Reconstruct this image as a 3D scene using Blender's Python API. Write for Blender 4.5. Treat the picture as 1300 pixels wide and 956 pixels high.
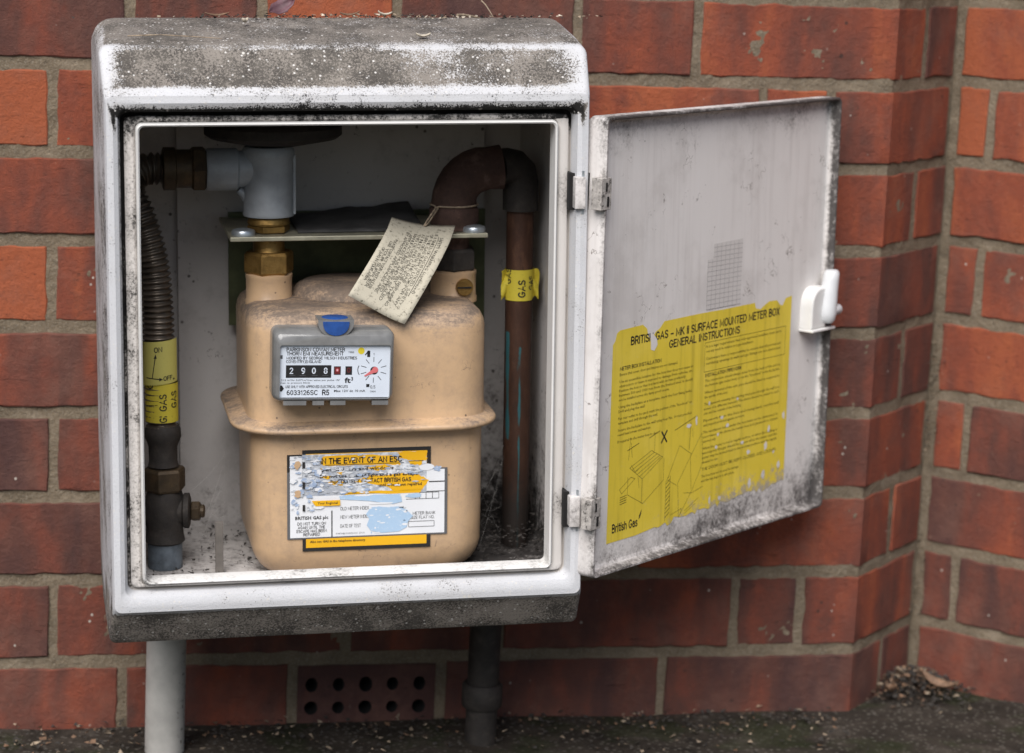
import bpy, bmesh, math, random
from mathutils import Vector, Matrix, noise
random.seed(7)
for o in list(bpy.data.objects): bpy.data.objects.remove(o)
S = bpy.context.scene
C = S.collection
R = math.radians
# ------------------------------------------------------------------ camera
cam = bpy.data.cameras.new('camera'); co = bpy.data.objects.new('camera', cam); C.objects.link(co)
cr = Vector((0.98061, -0.19087, 0.04435)); cu = Vector((-0.00715, 0.19131, 0.98150)); cf = Vector((0.19583, 0.96279, -0.18624))
m3 = Matrix((cr, cu, -cf)).transposed()
co.matrix_world = Matrix.Translation((0, -2.15964, 0.1831)) @ m3.to_4x4()
cam.sensor_width = 36; cam.lens = 88.87; cam.shift_y = -44.5/1300; cam.clip_start = 0.05; cam.clip_end = 500
cam.dof.use_dof = True; cam.dof.focus_distance = 1.98; cam.dof.aperture_fstop = 6.3
S.camera = co
# ------------------------------------------------------------------ sky, sun, exposure (overcast)
SUN_EL, SUN_AZ = R(48), math.atan2(-0.42, -0.90)
w = bpy.data.worlds.new('World'); S.world = w; w.use_nodes = True
wn = w.node_tree; bg = wn.nodes['Background']
sky = wn.nodes.new('ShaderNodeTexSky'); sky.sky_type = 'NISHITA'; sky.sun_disc = False
sky.sun_elevation = SUN_EL; sky.sun_rotation = SUN_AZ; sky.air_density = 1.0; sky.dust_density = 1.5; sky.ozone_density = 0.6
wn.links.new(sky.outputs[0], bg.inputs[0]); bg.inputs[1].default_value = 0.05
sl = bpy.data.lights.new('sun', 'SUN'); so = bpy.data.objects.new('sun', sl); C.objects.link(so)
sl.energy = 3.0; sl.angle = R(48); sl.color = (1.0, 0.97, 0.95)
sd = Vector((math.sin(SUN_AZ)*math.cos(SUN_EL), math.cos(SUN_AZ)*math.cos(SUN_EL), math.sin(SUN_EL)))
so.rotation_euler = sd.to_track_quat('Z', 'Y').to_euler()
S.view_settings.view_transform = 'Standard'; S.view_settings.look = 'None'
S.view_settings.exposure = 0.72; S.view_settings.gamma = 1.0; S.view_settings.use_curve_mapping = False

# ------------------------------------------------------------------ material helpers
class M:
    def __init__(s, name):
        s.m = bpy.data.materials.new(name); s.m.use_nodes = True
        s.nt = s.m.node_tree; s.b = s.nt.nodes['Principled BSDF']; s.out = s.nt.nodes['Material Output']
        s.tc = None
    def n(s, t, **k):
        x = s.nt.nodes.new(t)
        for a, v in k.items(): setattr(x, a, v)
        return x
    def set(s, sock, v):
        if hasattr(v, 'links'): s.nt.links.new(v, sock)
        elif isinstance(v, tuple) and len(v) == 3 and sock.type == 'RGBA': sock.default_value = (*v, 1)
        else: sock.default_value = v
    def coord(s, stretch=(1, 1, 1)):
        if s.tc is None: s.tc = s.n('ShaderNodeTexCoord')
        mp = s.n('ShaderNodeMapping'); s.nt.links.new(s.tc.outputs['Object'], mp.inputs[0]); mp.inputs['Scale'].default_value = stretch
        return mp.outputs[0]
    def rnd(s):
        return s.n('ShaderNodeObjectInfo').outputs['Random']
    def noise(s, scale, detail=4, rough=0.6, stretch=(1, 1, 1), dist=0, w=None):
        x = s.n('ShaderNodeTexNoise'); s.nt.links.new(s.coord(stretch), x.inputs['Vector'])
        if w is not None: x.noise_dimensions = '4D'; s.set(x.inputs['W'], w)
        x.inputs['Scale'].default_value = scale; x.inputs['Detail'].default_value = detail; x.inputs['Roughness'].default_value = rough
        x.inputs['Distortion'].default_value = dist
        return x.outputs[0]
    def voro(s, scale, stretch=(1, 1, 1), feature='F1', rand=1):
        x = s.n('ShaderNodeTexVoronoi', feature=feature); s.nt.links.new(s.coord(stretch), x.inputs['Vector'])
        x.inputs['Scale'].default_value = scale; x.inputs['Randomness'].default_value = rand
        return x.outputs['Distance']
    def hair(s, scale, wid, mscale, lo):
        """short thin wandering dark lines, masked to a few places"""
        v = s.n('ShaderNodeTexVoronoi', feature='DISTANCE_TO_EDGE'); nz = s.n('ShaderNodeTexNoise'); nz.inputs['Scale'].default_value = scale*2.2; nz.inputs['Detail'].default_value = 3
        c = s.coord(); s.nt.links.new(c, nz.inputs['Vector']); a = s.n('ShaderNodeVectorMath', operation='MULTIPLY_ADD')
        s.nt.links.new(nz.outputs['Color'], a.inputs[0]); a.inputs[1].default_value = (1.4/scale,)*3; s.nt.links.new(c, a.inputs[2])
        s.nt.links.new(a.outputs[0], v.inputs['Vector']); v.inputs['Scale'].default_value = scale
        return s.math('MULTIPLY', s.step(v.outputs['Distance'], wid*0.4, wid, 1, 0), s.step(s.noise(mscale, 4, 0.65), lo, lo+0.05))
    def attr(s, name, kind='GEOMETRY'):
        return s.n('ShaderNodeAttribute', attribute_name=name, attribute_type=kind).outputs['Fac']
    def math(s, op, a, b=0.0, c=None, clamp=False):
        x = s.n('ShaderNodeMath', operation=op, use_clamp=clamp); s.set(x.inputs[0], a); s.set(x.inputs[1], b)
        if c is not None: s.set(x.inputs[2], c)
        return x.outputs[0]
    def step(s, f, lo, hi, a=0.0, b=1.0):
        x = s.n('ShaderNodeMapRange', interpolation_type='SMOOTHSTEP'); s.set(x.inputs[0], f); s.set(x.inputs[1], lo); s.set(x.inputs[2], hi)
        s.set(x.inputs[3], a); s.set(x.inputs[4], b); return x.outputs[0]
    def mix(s, f, a, b, mode='MIX'):
        x = s.n('ShaderNodeMix', data_type='RGBA', blend_type=mode); s.set(x.inputs[0], f); s.set(x.inputs[6], a); s.set(x.inputs[7], b)
        return x.outputs[2]
    def ramp(s, f, stops):
        x = s.n('ShaderNodeValToRGB'); s.set(x.inputs[0], f); e = x.color_ramp.elements
        while len(e) < len(stops): e.new(0.5)
        for i, (p, c) in enumerate(stops): e[i].position = p; e[i].color = (*c, 1)
        return x.outputs[0]
    def bump(s, h, strength=0.5, dist=0.001, normal=None):
        x = s.n('ShaderNodeBump'); s.set(x.inputs['Height'], h); x.inputs['Strength'].default_value = strength; x.inputs['Distance'].default_value = dist
        if normal is not None: s.nt.links.new(normal, x.inputs['Normal'])
        return x.outputs[0]
    def fin(s, col=None, rough=None, metal=None, normal=None, spec=None):
        if col is not None: s.set(s.b.inputs['Base Color'], col)
        if rough is not None: s.set(s.b.inputs['Roughness'], rough)
        if metal is not None: s.set(s.b.inputs['Metallic'], metal)
        if normal is not None: s.set(s.b.inputs['Normal'], normal)
        if spec is not None: s.b.inputs['Specular IOR Level'].default_value = spec
        return s.m

def plain(name, col, rough=0.6, metal=0.0, var=0.25, scale=120, bump=0.0, dirt=None, dcol=(0.05, 0.045, 0.04), spec=0.5, dk=0.9, dscale=260):
    """painted / metal surface with mottling, optional dirt driven by the 'dirt' point attribute"""
    x = M(name); n1 = x.noise(scale, 5)
    dk_ = tuple(c*(1-var) for c in col); lt = tuple(min(1, c*(1+var)) for c in col)
    c = x.mix(x.step(n1, 0.3, 0.7), dk_, lt)
    if dirt is not None:
        f = x.math('ADD', x.math('MULTIPLY', x.math('ADD', x.noise(dscale, 6, 0.7), -0.5), 1.6), x.attr('dirt'))
        f = x.math('ADD', f, dirt)
        msk = x.step(f, 0.42, 0.62, 0, dk)
        fl = x.math('ADD', x.noise(dscale*0.35, 8, 0.8), x.math('MULTIPLY', x.attr('dirt'), 0.12))
        msk = x.math('MAXIMUM', msk, x.step(fl, 0.70, 0.78, 0, dk*0.8))
        c = x.mix(msk, c, dcol); rough = x.mix(msk, (rough,)*3, (0.95,)*3)
    nb = x.bump(x.noise(scale*4, 4), bump, 0.0006) if bump else None
    return x.fin(c, rough, metal, nb, spec)

# ---- brick
def brick_mat():
    x = M('brick'); t = x.attr('tone', 'OBJECT'); rn = x.rnd(); W = x.math('MULTIPLY', rn, 40.0)
    big = x.noise(22, 3, 0.55, (1, 1, 0.22), 0.4, W); mid = x.noise(60, 6, 0.65, (1, 1, 0.7), 0, W)
    f = x.math('ADD', x.math('MULTIPLY', x.math('ADD', big, -0.12), 1.25), x.math('MULTIPLY', mid, 0.42))
    f = x.math('ADD', f, x.math('MULTIPLY', x.math('ADD', t, -0.57), 0.9))
    c = x.ramp(f, [(0.38, (0.340, 0.094, 0.042)), (0.55, (0.250, 0.066, 0.036)), (0.69, (0.175, 0.054, 0.036)), (0.83, (0.115, 0.047, 0.036)), (1.0, (0.078, 0.038, 0.034))])
    c = x.mix(x.step(x.noise(420, 6, 0.75, w=W), 0.50, 0.72, 0, 0.55), c, (0.085, 0.038, 0.028))
    c = x.mix(x.step(x.noise(640, 5, 0.75, (1, 1, 0.8), 0, W), 0.60, 0.76, 0, 0.5), c, (0.36, 0.20, 0.13))
    c = x.mix(x.step(x.noise(14, 6, 0.7, w=W), 0.46, 0.72, 0, 0.5), c, (0.20, 0.10, 0.075))
    c = x.mix(x.step(x.noise(24, 7, 0.75, w=x.math('ADD', W, 9.0)), 0.54, 0.72, 0, 0.55), c, (0.075, 0.045, 0.038))
    pale = x.step(x.noise(95, 8, 0.75, (1, 1, 0.8), 0, W), 0.645, 0.74, 0, 0.6)
    c = x.mix(pale, c, (0.33, 0.25, 0.19))
    sp = x.step(x.voro(75, (1, 1, 0.9)), 0.06, 0.10, 1, 0)
    c = x.mix(x.math('MULTIPLY', sp, x.step(x.noise(30, 2, w=W), 0.5, 0.62)), c, (0.48, 0.43, 0.37))
    dk = x.step(x.voro(48), 0.07, 0.12, 0.8, 0)
    c = x.mix(x.math('MULTIPLY', dk, x.step(x.noise(17, 2, w=W), 0.52, 0.62)), c, (0.045, 0.03, 0.026))
    edge = x.attr('edge'); em = x.step(x.math('ADD', edge, x.noise(150, 5, 0.7, w=W)), 1.2, 1.5, 0, 0.5)
    c = x.mix(em, c, (0.12, 0.075, 0.055))
    cz = x.step(x.noise(70, 6, 0.7, (0.35, 1, 2.2), 1.2, W), 0.60, 0.68)
    c = x.mix(x.math('MULTIPLY', cz, 0.28), c, (0.06, 0.03, 0.024))
    h = x.math('ADD', x.noise(900, 6, 0.75, w=W), x.math('MULTIPLY', x.noise(150, 7, 0.7, w=W), 1.8))
    h = x.math('SUBTRACT', h, x.math('MULTIPLY', cz, 0.5))
    return x.fin(c, 0.85, 0, x.bump(h, 0.75, 0.0016), 0.25)
def mortar_mat():
    x = M('mortar')
    c = x.ramp(x.noise(30, 6, 0.65), [(0.25, (0.125, 0.097, 0.067)), (0.55, (0.215, 0.170, 0.118)), (0.8, (0.31, 0.252, 0.185))])
    c = x.mix(x.step(x.noise(600, 4, 0.7), 0.45, 0.75, 0, 0.6), c, (0.36, 0.32, 0.26))
    c = x.mix(x.step(x.noise(300, 6, 0.75), 0.58, 0.70, 0, 0.7), c, (0.06, 0.05, 0.04))
    h = x.math('ADD', x.noise(1100, 5, 0.7), x.math('MULTIPLY', x.noise(260, 5), 2.0))
    return x.fin(c, 0.95, 0, x.bump(h, 0.9, 0.0016), 0.1)
# ---- white moulded cabinet with algae and soot
def shell_mat():
    x = M('weathered_white_plastic'); d = x.attr('dirt'); st = x.attr('fine')
    base = x.mix(x.noise(14, 4), (0.51, 0.515, 0.53), (0.61, 0.613, 0.63))
    n_f = x.noise(760, 6, 0.74); n_m = x.noise(95, 6, 0.7); n_l = x.noise(22, 4, 0.6)
    nn = x.math('ADD', x.math('MULTIPLY', n_f, 0.62), x.math('ADD', x.math('MULTIPLY', n_m, 0.28), x.math('MULTIPLY', n_l, 0.22)))
    f = x.math('ADD', x.math('MULTIPLY', x.math('ADD', nn, -0.56), 2.6), d)
    base = x.mix(x.step(x.noise(1100, 4, 0.7), 0.48, 0.66, 0, 0.45), base, (0.40, 0.40, 0.415))
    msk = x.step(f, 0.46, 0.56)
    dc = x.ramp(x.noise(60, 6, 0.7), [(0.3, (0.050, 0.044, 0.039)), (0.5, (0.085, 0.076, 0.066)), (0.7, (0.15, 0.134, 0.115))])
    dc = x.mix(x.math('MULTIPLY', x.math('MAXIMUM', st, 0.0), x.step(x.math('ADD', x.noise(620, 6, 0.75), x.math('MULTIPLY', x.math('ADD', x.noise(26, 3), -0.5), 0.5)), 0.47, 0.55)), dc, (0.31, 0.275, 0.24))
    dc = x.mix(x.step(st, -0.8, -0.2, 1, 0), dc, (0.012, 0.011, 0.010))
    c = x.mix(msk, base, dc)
    lich = x.step(x.voro(85), 0.10, 0.16, 1, 0)
    c = x.mix(x.math('MULTIPLY', lich, x.step(x.noise(40, 3), 0.55, 0.63, 0, 0.9)), c, (0.60, 0.58, 0.53))
    l2 = x.step(x.voro(230), 0.16, 0.24, 1, 0)
    c = x.mix(x.math('MULTIPLY', l2, x.step(x.noise(90, 3), 0.47, 0.56, 0, 0.9)), c, (0.62, 0.60, 0.57))
    veil = x.step(x.math('ADD', d, x.math('MULTIPLY', n_l, 0.5)), 0.35, 0.9, 0, 0.45)
    c = x.mix(x.math('MULTIPLY', veil, x.math('SUBTRACT', 1.0, msk)), c, (0.36, 0.33, 0.30))
    r = x.mix(msk, (0.62,)*3, (0.95,)*3)
    return x.fin(c, r, 0, x.bump(x.math('ADD', x.math('MULTIPLY', msk, 1.2), x.noise(700, 4)), 0.35, 0.0009), 0.4)
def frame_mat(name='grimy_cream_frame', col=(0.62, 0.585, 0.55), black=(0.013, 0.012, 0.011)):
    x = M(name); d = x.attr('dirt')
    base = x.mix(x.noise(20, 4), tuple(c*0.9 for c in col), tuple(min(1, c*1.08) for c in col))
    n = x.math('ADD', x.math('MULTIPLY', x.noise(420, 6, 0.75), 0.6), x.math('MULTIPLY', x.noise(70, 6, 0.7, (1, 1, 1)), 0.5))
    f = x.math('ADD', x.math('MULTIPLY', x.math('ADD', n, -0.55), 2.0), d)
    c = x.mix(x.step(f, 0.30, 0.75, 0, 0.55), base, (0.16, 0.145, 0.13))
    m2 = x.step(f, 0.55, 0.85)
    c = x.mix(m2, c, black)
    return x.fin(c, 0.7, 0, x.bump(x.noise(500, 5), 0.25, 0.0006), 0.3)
def door_mat():
    x = M('stained_door_plastic'); d = x.attr('dirt')
    base = x.mix(x.noise(12, 4), (0.65, 0.615, 0.59), (0.74, 0.705, 0.68))
    stv = x.noise(170, 5, 0.65, (1, 1, 0.05)); st2 = x.noise(60, 4, 0.6, (1, 1, 0.08))
    c = x.mix(x.step(x.math('ADD', x.math('MULTIPLY', stv, 0.7), x.math('MULTIPLY', st2, 0.5)), 0.55, 0.80, 0, 0.28), base, (0.44, 0.40, 0.375))
    c = x.mix(x.step(x.noise(16, 5, 0.65), 0.46, 0.66, 0, 0.30), c, (0.42, 0.385, 0.36))
    c = x.mix(x.math('MULTIPLY', x.hair(34, 0.014, 30, 0.56), 0.8), c, (0.2, 0.17, 0.15))
    c = x.mix(x.step(x.noise(110, 5, 0.6, (1, 1, 0.07)), 0.60, 0.74, 0, 0.35), c, (0.76, 0.745, 0.74))
    n = x.math('ADD', x.math('MULTIPLY', x.noise(330, 6, 0.75), 0.55), x.math('MULTIPLY', x.noise(55, 6, 0.7), 0.5))
    f = x.math('ADD', x.math('MULTIPLY', x.math('ADD', n, -0.54), 1.9), d)
    c = x.mix(x.step(f, 0.25, 0.8, 0, 0.6), c, (0.15, 0.135, 0.125))
    c = x.mix(x.step(f, 0.55, 0.95, 0, 0.9), c, (0.035, 0.03, 0.028))
    fl = x.step(x.noise(230, 3, 0.6), 0.735, 0.765, 0, 0.85)
    c = x.mix(fl, c, (0.06, 0.05, 0.045))
    return x.fin(c, 0.6, 0, x.bump(x.noise(400, 4), 0.15, 0.0006), 0.35)
def meter_mat():
    x = M('tan_enamel'); d = x.attr('dirt')
    base = x.mix(x.noise(18, 4), (0.475, 0.318, 0.186), (0.53, 0.360, 0.215))
    base = x.mix(x.step(x.noise(420, 4), 0.5, 0.8, 0, 0.15), base, (0.40, 0.24, 0.13))
    n = x.math('ADD', x.math('MULTIPLY', x.noise(380, 6, 0.75), 0.5), x.math('MULTIPLY', x.noise(60, 6, 0.7, (0.5, 1, 1.6), 0.6), 0.6))
    f = x.math('ADD', x.math('MULTIPLY', x.math('ADD', n, -0.55), 2.0), d)
    m1 = x.step(f, 0.30, 0.8, 0, 0.7)
    c = x.mix(m1, base, (0.20, 0.155, 0.125))
    c = x.mix(x.step(f, 0.6, 0.95, 0, 0.8), c, (0.085, 0.07, 0.062))
    sp = x.step(x.voro(95), 0.075, 0.10, 1, 0)
    c = x.mix(x.math('MULTIPLY', sp, x.step(x.noise(26, 3), 0.50, 0.60, 0, 0.85)), c, (0.06, 0.04, 0.03))
    rs = x.step(x.noise(75, 7, 0.75, (1, 1, 0.7)), 0.69, 0.75, 0, 0.8); c = x.mix(rs, c, (0.13, 0.062, 0.035))
    run = x.step(x.math('ADD', x.math('MULTIPLY', x.noise(70, 5, 0.6, (1, 1, 0.10)), 0.8), x.math('MULTIPLY', x.noise(30, 3), 0.3)), 0.60, 0.80, 0, 0.40); c = x.mix(run, c, (0.26, 0.175, 0.115))
    c = x.mix(x.step(x.noise(40, 7, 0.75), 0.42, 0.70, 0, 0.50), c, (0.30, 0.215, 0.15))
    c = x.mix(x.math('MULTIPLY', x.hair(60, 0.014, 42, 0.58), 0.75), c, (0.14, 0.10, 0.075))
    ch = x.step(x.noise(150, 4, 0.65, (1, 1, 0.35), 1.5), 0.68, 0.73, 0, 0.75)
    c = x.mix(ch, c, (0.20, 0.14, 0.10))
    return x.fin(c, x.mix(m1, (0.36,)*3, (0.95,)*3), 0, x.bump(x.math('ADD', x.noise(260, 4), x.math('MULTIPLY', x.noise(26, 3), 3.0)), 0.12, 0.0008), 0.5)
def rust_mat(name, a, b, c_, rough=0.8, metal=0.2):
    x = M(name)
    c = x.ramp(x.noise(70, 7, 0.7), [(0.25, a), (0.55, b), (0.8, c_)])
    c = x.mix(x.step(x.noise(300, 6, 0.75), 0.56, 0.70, 0, 0.6), c, tuple(v*0.35 for v in a))
    d = x.attr('dirt'); c = x.mix(x.step(x.math('ADD', d, x.math('MULTIPLY', x.noise(200, 5), 0.5)), 0.6, 1.1, 0, 0.85), c, (0.03, 0.027, 0.025))
    return x.fin(c, rough, metal, x.bump(x.noise(420, 6, 0.7), 0.5, 0.0008), 0.4)
def copper_mat():
    x = M('stained_copper_pipe'); g = x.attr('paint')
    c = x.ramp(x.noise(60, 6, 0.7, (1, 1, 0.35)), [(0.25, (0.032, 0.015, 0.010)), (0.55, (0.068, 0.032, 0.020)), (0.8, (0.17, 0.085, 0.05))])
    c = x.mix(x.step(x.noise(260, 6, 0.75, (1, 1, 0.5)), 0.55, 0.7, 0, 0.7), c, (0.04, 0.025, 0.02))
    pm = x.step(x.math('ADD', g, x.math('MULTIPLY', x.math('ADD', x.noise(90, 4, 0.6, (1, 1, 0.2)), -0.5), 0.9)), 0.40, 0.56)
    c = x.mix(x.math('MULTIPLY', pm, 0.85), c, (0.03, 0.14, 0.16))
    d = x.attr('dirt'); c = x.mix(x.step(x.math('ADD', d, x.math('MULTIPLY', x.noise(200, 5), 0.5)), 0.6, 1.1, 0, 0.9), c, (0.022, 0.019, 0.017))
    return x.fin(c, 0.6, 0.35, x.bump(x.noise(350, 5), 0.25, 0.0006), 0.4)
def sheet_mat(name, col, dirtcol=(0.10, 0.09, 0.07), amount=0.5, lo=0.58, rough=0.6, streak=False, peel=None):
    x = M(name); c = x.mix(x.noise(25, 4), tuple(v*0.86 for v in col), tuple(min(1, v*1.06) for v in col))
    n = x.noise(330, 6, 0.75)
    c = x.mix(x.step(n, lo, lo+0.13, 0, amount), c, dirtcol)
    if streak:
        c = x.mix(x.step(x.noise(11, 5, 0.6), 0.48, 0.72, 0, 0.40), c, tuple(min(1, v*1.05+0.09) for v in col)); c = x.mix(x.step(x.noise(95, 6, 0.75), 0.62, 0.72, 0, 0.45), c, (0.62, 0.56, 0.30))
        c = x.mix(x.step(x.noise(130, 5, 0.6, (1, 1, 0.06)), 0.48, 0.75, 0, 0.5), c, tuple(v*0.5 for v in col))
        dd = x.attr('dirt'); c = x.mix(x.step(x.math('ADD', x.math('MULTIPLY', x.noise(120, 6, 0.7), 1.2), dd), 0.95, 1.25, 0, 0.85), c, (0.34, 0.31, 0.30))
    return x.fin(c, rough, 0, None, 0.35)
def ground_mat():
    x = M('dark_earth')
    c = x.ramp(x.noise(25, 8, 0.75), [(0.3, (0.020, 0.017, 0.014)), (0.55, (0.058, 0.048, 0.039)), (0.75, (0.125, 0.108, 0.09))])
    c = x.mix(x.step(x.voro(160), 0.20, 0.34, 0.7, 0), c, (0.16, 0.145, 0.125)); c = x.mix(x.math('MULTIPLY', x.step(x.noise(14, 5), 0.5, 0.62), 0.5), c, (0.030, 0.040, 0.014))
    return x.fin(c, 1.0, 0, x.bump(x.noise(90, 8, 0.75), 1.0, 0.006), 0.1)

BRICK = brick_mat(); MORTAR = mortar_mat(); SHELL = shell_mat(); FRAME = frame_mat(); DOOR = door_mat(); TAN = meter_mat()
def liner_mat():
    x = M('dusty_white_liner'); d = x.attr('dirt')
    c = x.mix(x.noise(9, 4), (0.46, 0.435, 0.42), (0.55, 0.525, 0.505))
    c = x.mix(x.step(x.noise(28, 6, 0.7), 0.48, 0.72, 0, 0.35), c, (0.24, 0.215, 0.20))
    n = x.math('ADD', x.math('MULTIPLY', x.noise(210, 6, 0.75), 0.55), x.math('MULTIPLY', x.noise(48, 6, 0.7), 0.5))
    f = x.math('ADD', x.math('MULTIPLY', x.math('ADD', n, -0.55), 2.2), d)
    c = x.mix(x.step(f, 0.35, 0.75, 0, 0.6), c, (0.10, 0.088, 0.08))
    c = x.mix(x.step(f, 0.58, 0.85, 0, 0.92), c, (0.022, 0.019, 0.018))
    c = x.mix(x.math('MULTIPLY', x.step(x.voro(90), 0.10, 0.16, 0.85, 0), x.step(x.noise(35, 3), 0.53, 0.60)), c, (0.05, 0.042, 0.038))
    c = x.mix(x.math('MULTIPLY', x.hair(45, 0.012, 34, 0.57), 0.8), c, (0.05, 0.042, 0.038))
    return x.fin(c, 0.85, 0, x.bump(x.noise(300, 5), 0.2, 0.0006), 0.2)
LINER = liner_mat()
EDGE = frame_mat('white_edge_bead', (0.66, 0.65, 0.63), (0.03, 0.028, 0.026))
GREY_CAST = plain('grey_cast_metal', (0.34, 0.36, 0.38), 0.55, 0.25, 0.12, 60, 0.2, 0.0)
BRASS = rust_mat('tarnished_brass', (0.13, 0.075, 0.022), (0.30, 0.18, 0.055), (0.42, 0.27, 0.10), 0.42, 0.75)
DKBRASS = rust_mat('dark_bronze', (0.035, 0.026, 0.018), (0.075, 0.052, 0.03), (0.14, 0.09, 0.045), 0.5, 0.5)
RUST = rust_mat('rusty_iron', (0.034, 0.020, 0.016), (0.070, 0.038, 0.029), (0.16, 0.105, 0.088), 0.85, 0.1)
IRON = rust_mat('dark_iron', (0.020, 0.018, 0.017), (0.042, 0.036, 0.032), (0.085, 0.072, 0.062), 0.7, 0.3)
HOSE = plain('bronze_corrugated_steel', (0.14, 0.115, 0.092), 0.4, 0.7, 0.3, 60)
COPPER = copper_mat()
GREEN = plain('green_passivated_steel', (0.075, 0.085, 0.04), 0.5, 0.4, 0.3, 40)
PLATED = plain('plated_steel', (0.42, 0.40, 0.30), 0.45, 0.5, 0.2, 60, 0, 0.0)
ZINC = plain('zinc_bolt', (0.45, 0.49, 0.52), 0.35, 0.7, 0.2, 90)
PEPIPE = plain('blue_grey_pipe', (0.10, 0.12, 0.14), 0.6, 0, 0.3, 120)
WHITEP = plain('white_plastic', (0.68, 0.67, 0.65), 0.4, 0, 0.05, 40, 0, -0.1)
CONDUIT = plain('grimy_white_conduit', (0.40, 0.385, 0.355), 0.6, 0, 0.12, 40, 0.1, -0.02, (0.08, 0.07, 0.06))
SOOT = plain('dark_rubber_sheet', (0.055, 0.053, 0.052), 0.8, 0, 0.35, 40, 0.3)
YTAPE = sheet_mat('yellow_tape', (0.56, 0.46, 0.045), (0.12, 0.10, 0.03), 0.55, 0.58)
YTAPE2 = sheet_mat('pale_yellow_tape', (0.50, 0.45, 0.12), (0.12, 0.10, 0.05), 0.45, 0.60)
YLABEL = sheet_mat('yellow_label', (0.76, 0.58, 0.055), (0.20, 0.16, 0.05), 0.35, 0.60, 0.55, True)
ORANGE = sheet_mat('orange_yellow_print', (0.74, 0.40, 0.012), (0.2, 0.13, 0.03), 0.3, 0.66, 0.45)
INK = sheet_mat('black_ink', (0.018, 0.017, 0.017), (0.03, 0.03, 0.03), 0.2, 0.6)
INKY = sheet_mat('faded_ink', (0.05, 0.04, 0.012), (0.2, 0.16, 0.03), 0.5, 0.56)
INKG = sheet_mat('grey_ink', (0.10, 0.10, 0.105), (0.2, 0.2, 0.2), 0.3, 0.6)
PAPERW = sheet_mat('white_sticker', (0.70, 0.71, 0.73), (0.3, 0.28, 0.26), 0.4, 0.64, 0.5)
PAPERB = sheet_mat('blue_torn_backing', (0.36, 0.50, 0.66), (0.62, 0.66, 0.70), 0.8, 0.55, 0.7)
PAPERB2 = sheet_mat('blue_grey_torn_paper', (0.30, 0.38, 0.52), (0.60, 0.62, 0.64), 0.9, 0.50, 0.7)
def torn_mat():
    x = M('torn_sticker_backing'); n = x.math('ADD', x.math('MULTIPLY', x.noise(260, 6, 0.7, (0.7, 1, 1.2)), 0.8), x.math('MULTIPLY', x.noise(70, 4, 0.6, (0.6, 1, 1.4)), 0.4))
    c = x.ramp(n, [(0.42, (0.30, 0.38, 0.54)), (0.54, (0.33, 0.35, 0.38)), (0.62, (0.40, 0.42, 0.45)), (0.70, (0.60, 0.62, 0.65)), (0.8, (0.74, 0.75, 0.77))])
    return x.fin(c, 0.7, 0, x.bump(n, 0.4, 0.0006), 0.3)
PAPERG = torn_mat()
TAGP = sheet_mat('mouldy_cream_card', (0.50, 0.46, 0.365), (0.10, 0.088, 0.065), 0.85, 0.53, 0.8)
PLATE = sheet_mat('white_dial_plate', (0.76, 0.79, 0.84), (0.6, 0.6, 0.6), 0.2, 0.7, 0.4)
RED = sheet_mat('red_pointer', (0.72, 0.17, 0.17), (0.5, 0.1, 0.1), 0.2, 0.7)
DKRED = sheet_mat('dark_red_drum', (0.16, 0.018, 0.018), (0.03, 0.01, 0.01), 0.5, 0.6)
YDOT = sheet_mat('yellow_dot', (0.80, 0.62, 0.03), (0.5, 0.4, 0.03), 0.2, 0.7)
BLUE = plain('blue_seal', (0.014, 0.06, 0.23), 0.45, 0, 0.2, 100)
CLEARG = plain('smoky_clear_plastic', (0.17, 0.17, 0.168), 0.18, 0, 0.15, 60, 0, -0.15, (0.12, 0.10, 0.08))
def glass_mat():
    x = M('clear_lens'); nt = x.nt; nt.nodes.remove(x.b)
    t = x.n('ShaderNodeBsdfTransparent'); t.inputs[0].default_value = (0.93, 0.95, 0.97, 1)
    g = x.n('ShaderNodeBsdfGlossy'); g.inputs['Roughness'].default_value = 0.06
    mx = x.n('ShaderNodeMixShader'); mx.inputs[0].default_value = 0.05
    nt.links.new(t.outputs[0], mx.inputs[1]); nt.links.new(g.outputs[0], mx.inputs[2]); nt.links.new(mx.outputs[0], x.out.inputs[0]); return x.m
LENS = glass_mat()
LEAFA = plain('brown_leaf', (0.17, 0.10, 0.06), 0.7, 0, 0.35, 150)
LEAFB = plain('purple_leaf', (0.10, 0.045, 0.055), 0.6, 0, 0.3, 120)
LEAFC = plain('pale_husk', (0.50, 0.44, 0.35), 0.8, 0, 0.25, 200)
TWIG = plain('dry_twig', (0.26, 0.20, 0.14), 0.8, 0, 0.4, 200)
CRUMB = plain('black_crumbs', (0.035, 0.03, 0.026), 0.95, 0, 0.4, 300)
WEB = plain('cobweb_silk', (0.55, 0.53, 0.50), 0.7, 0, 0.1, 100)
HOLE = plain('hole_black', (0.008, 0.007, 0.007), 0.95, 0, 0.2, 50)  # shade inside holes, slots and notches put into a near-black colour
TERRA = BRICK
GROUND = ground_mat()

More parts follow.
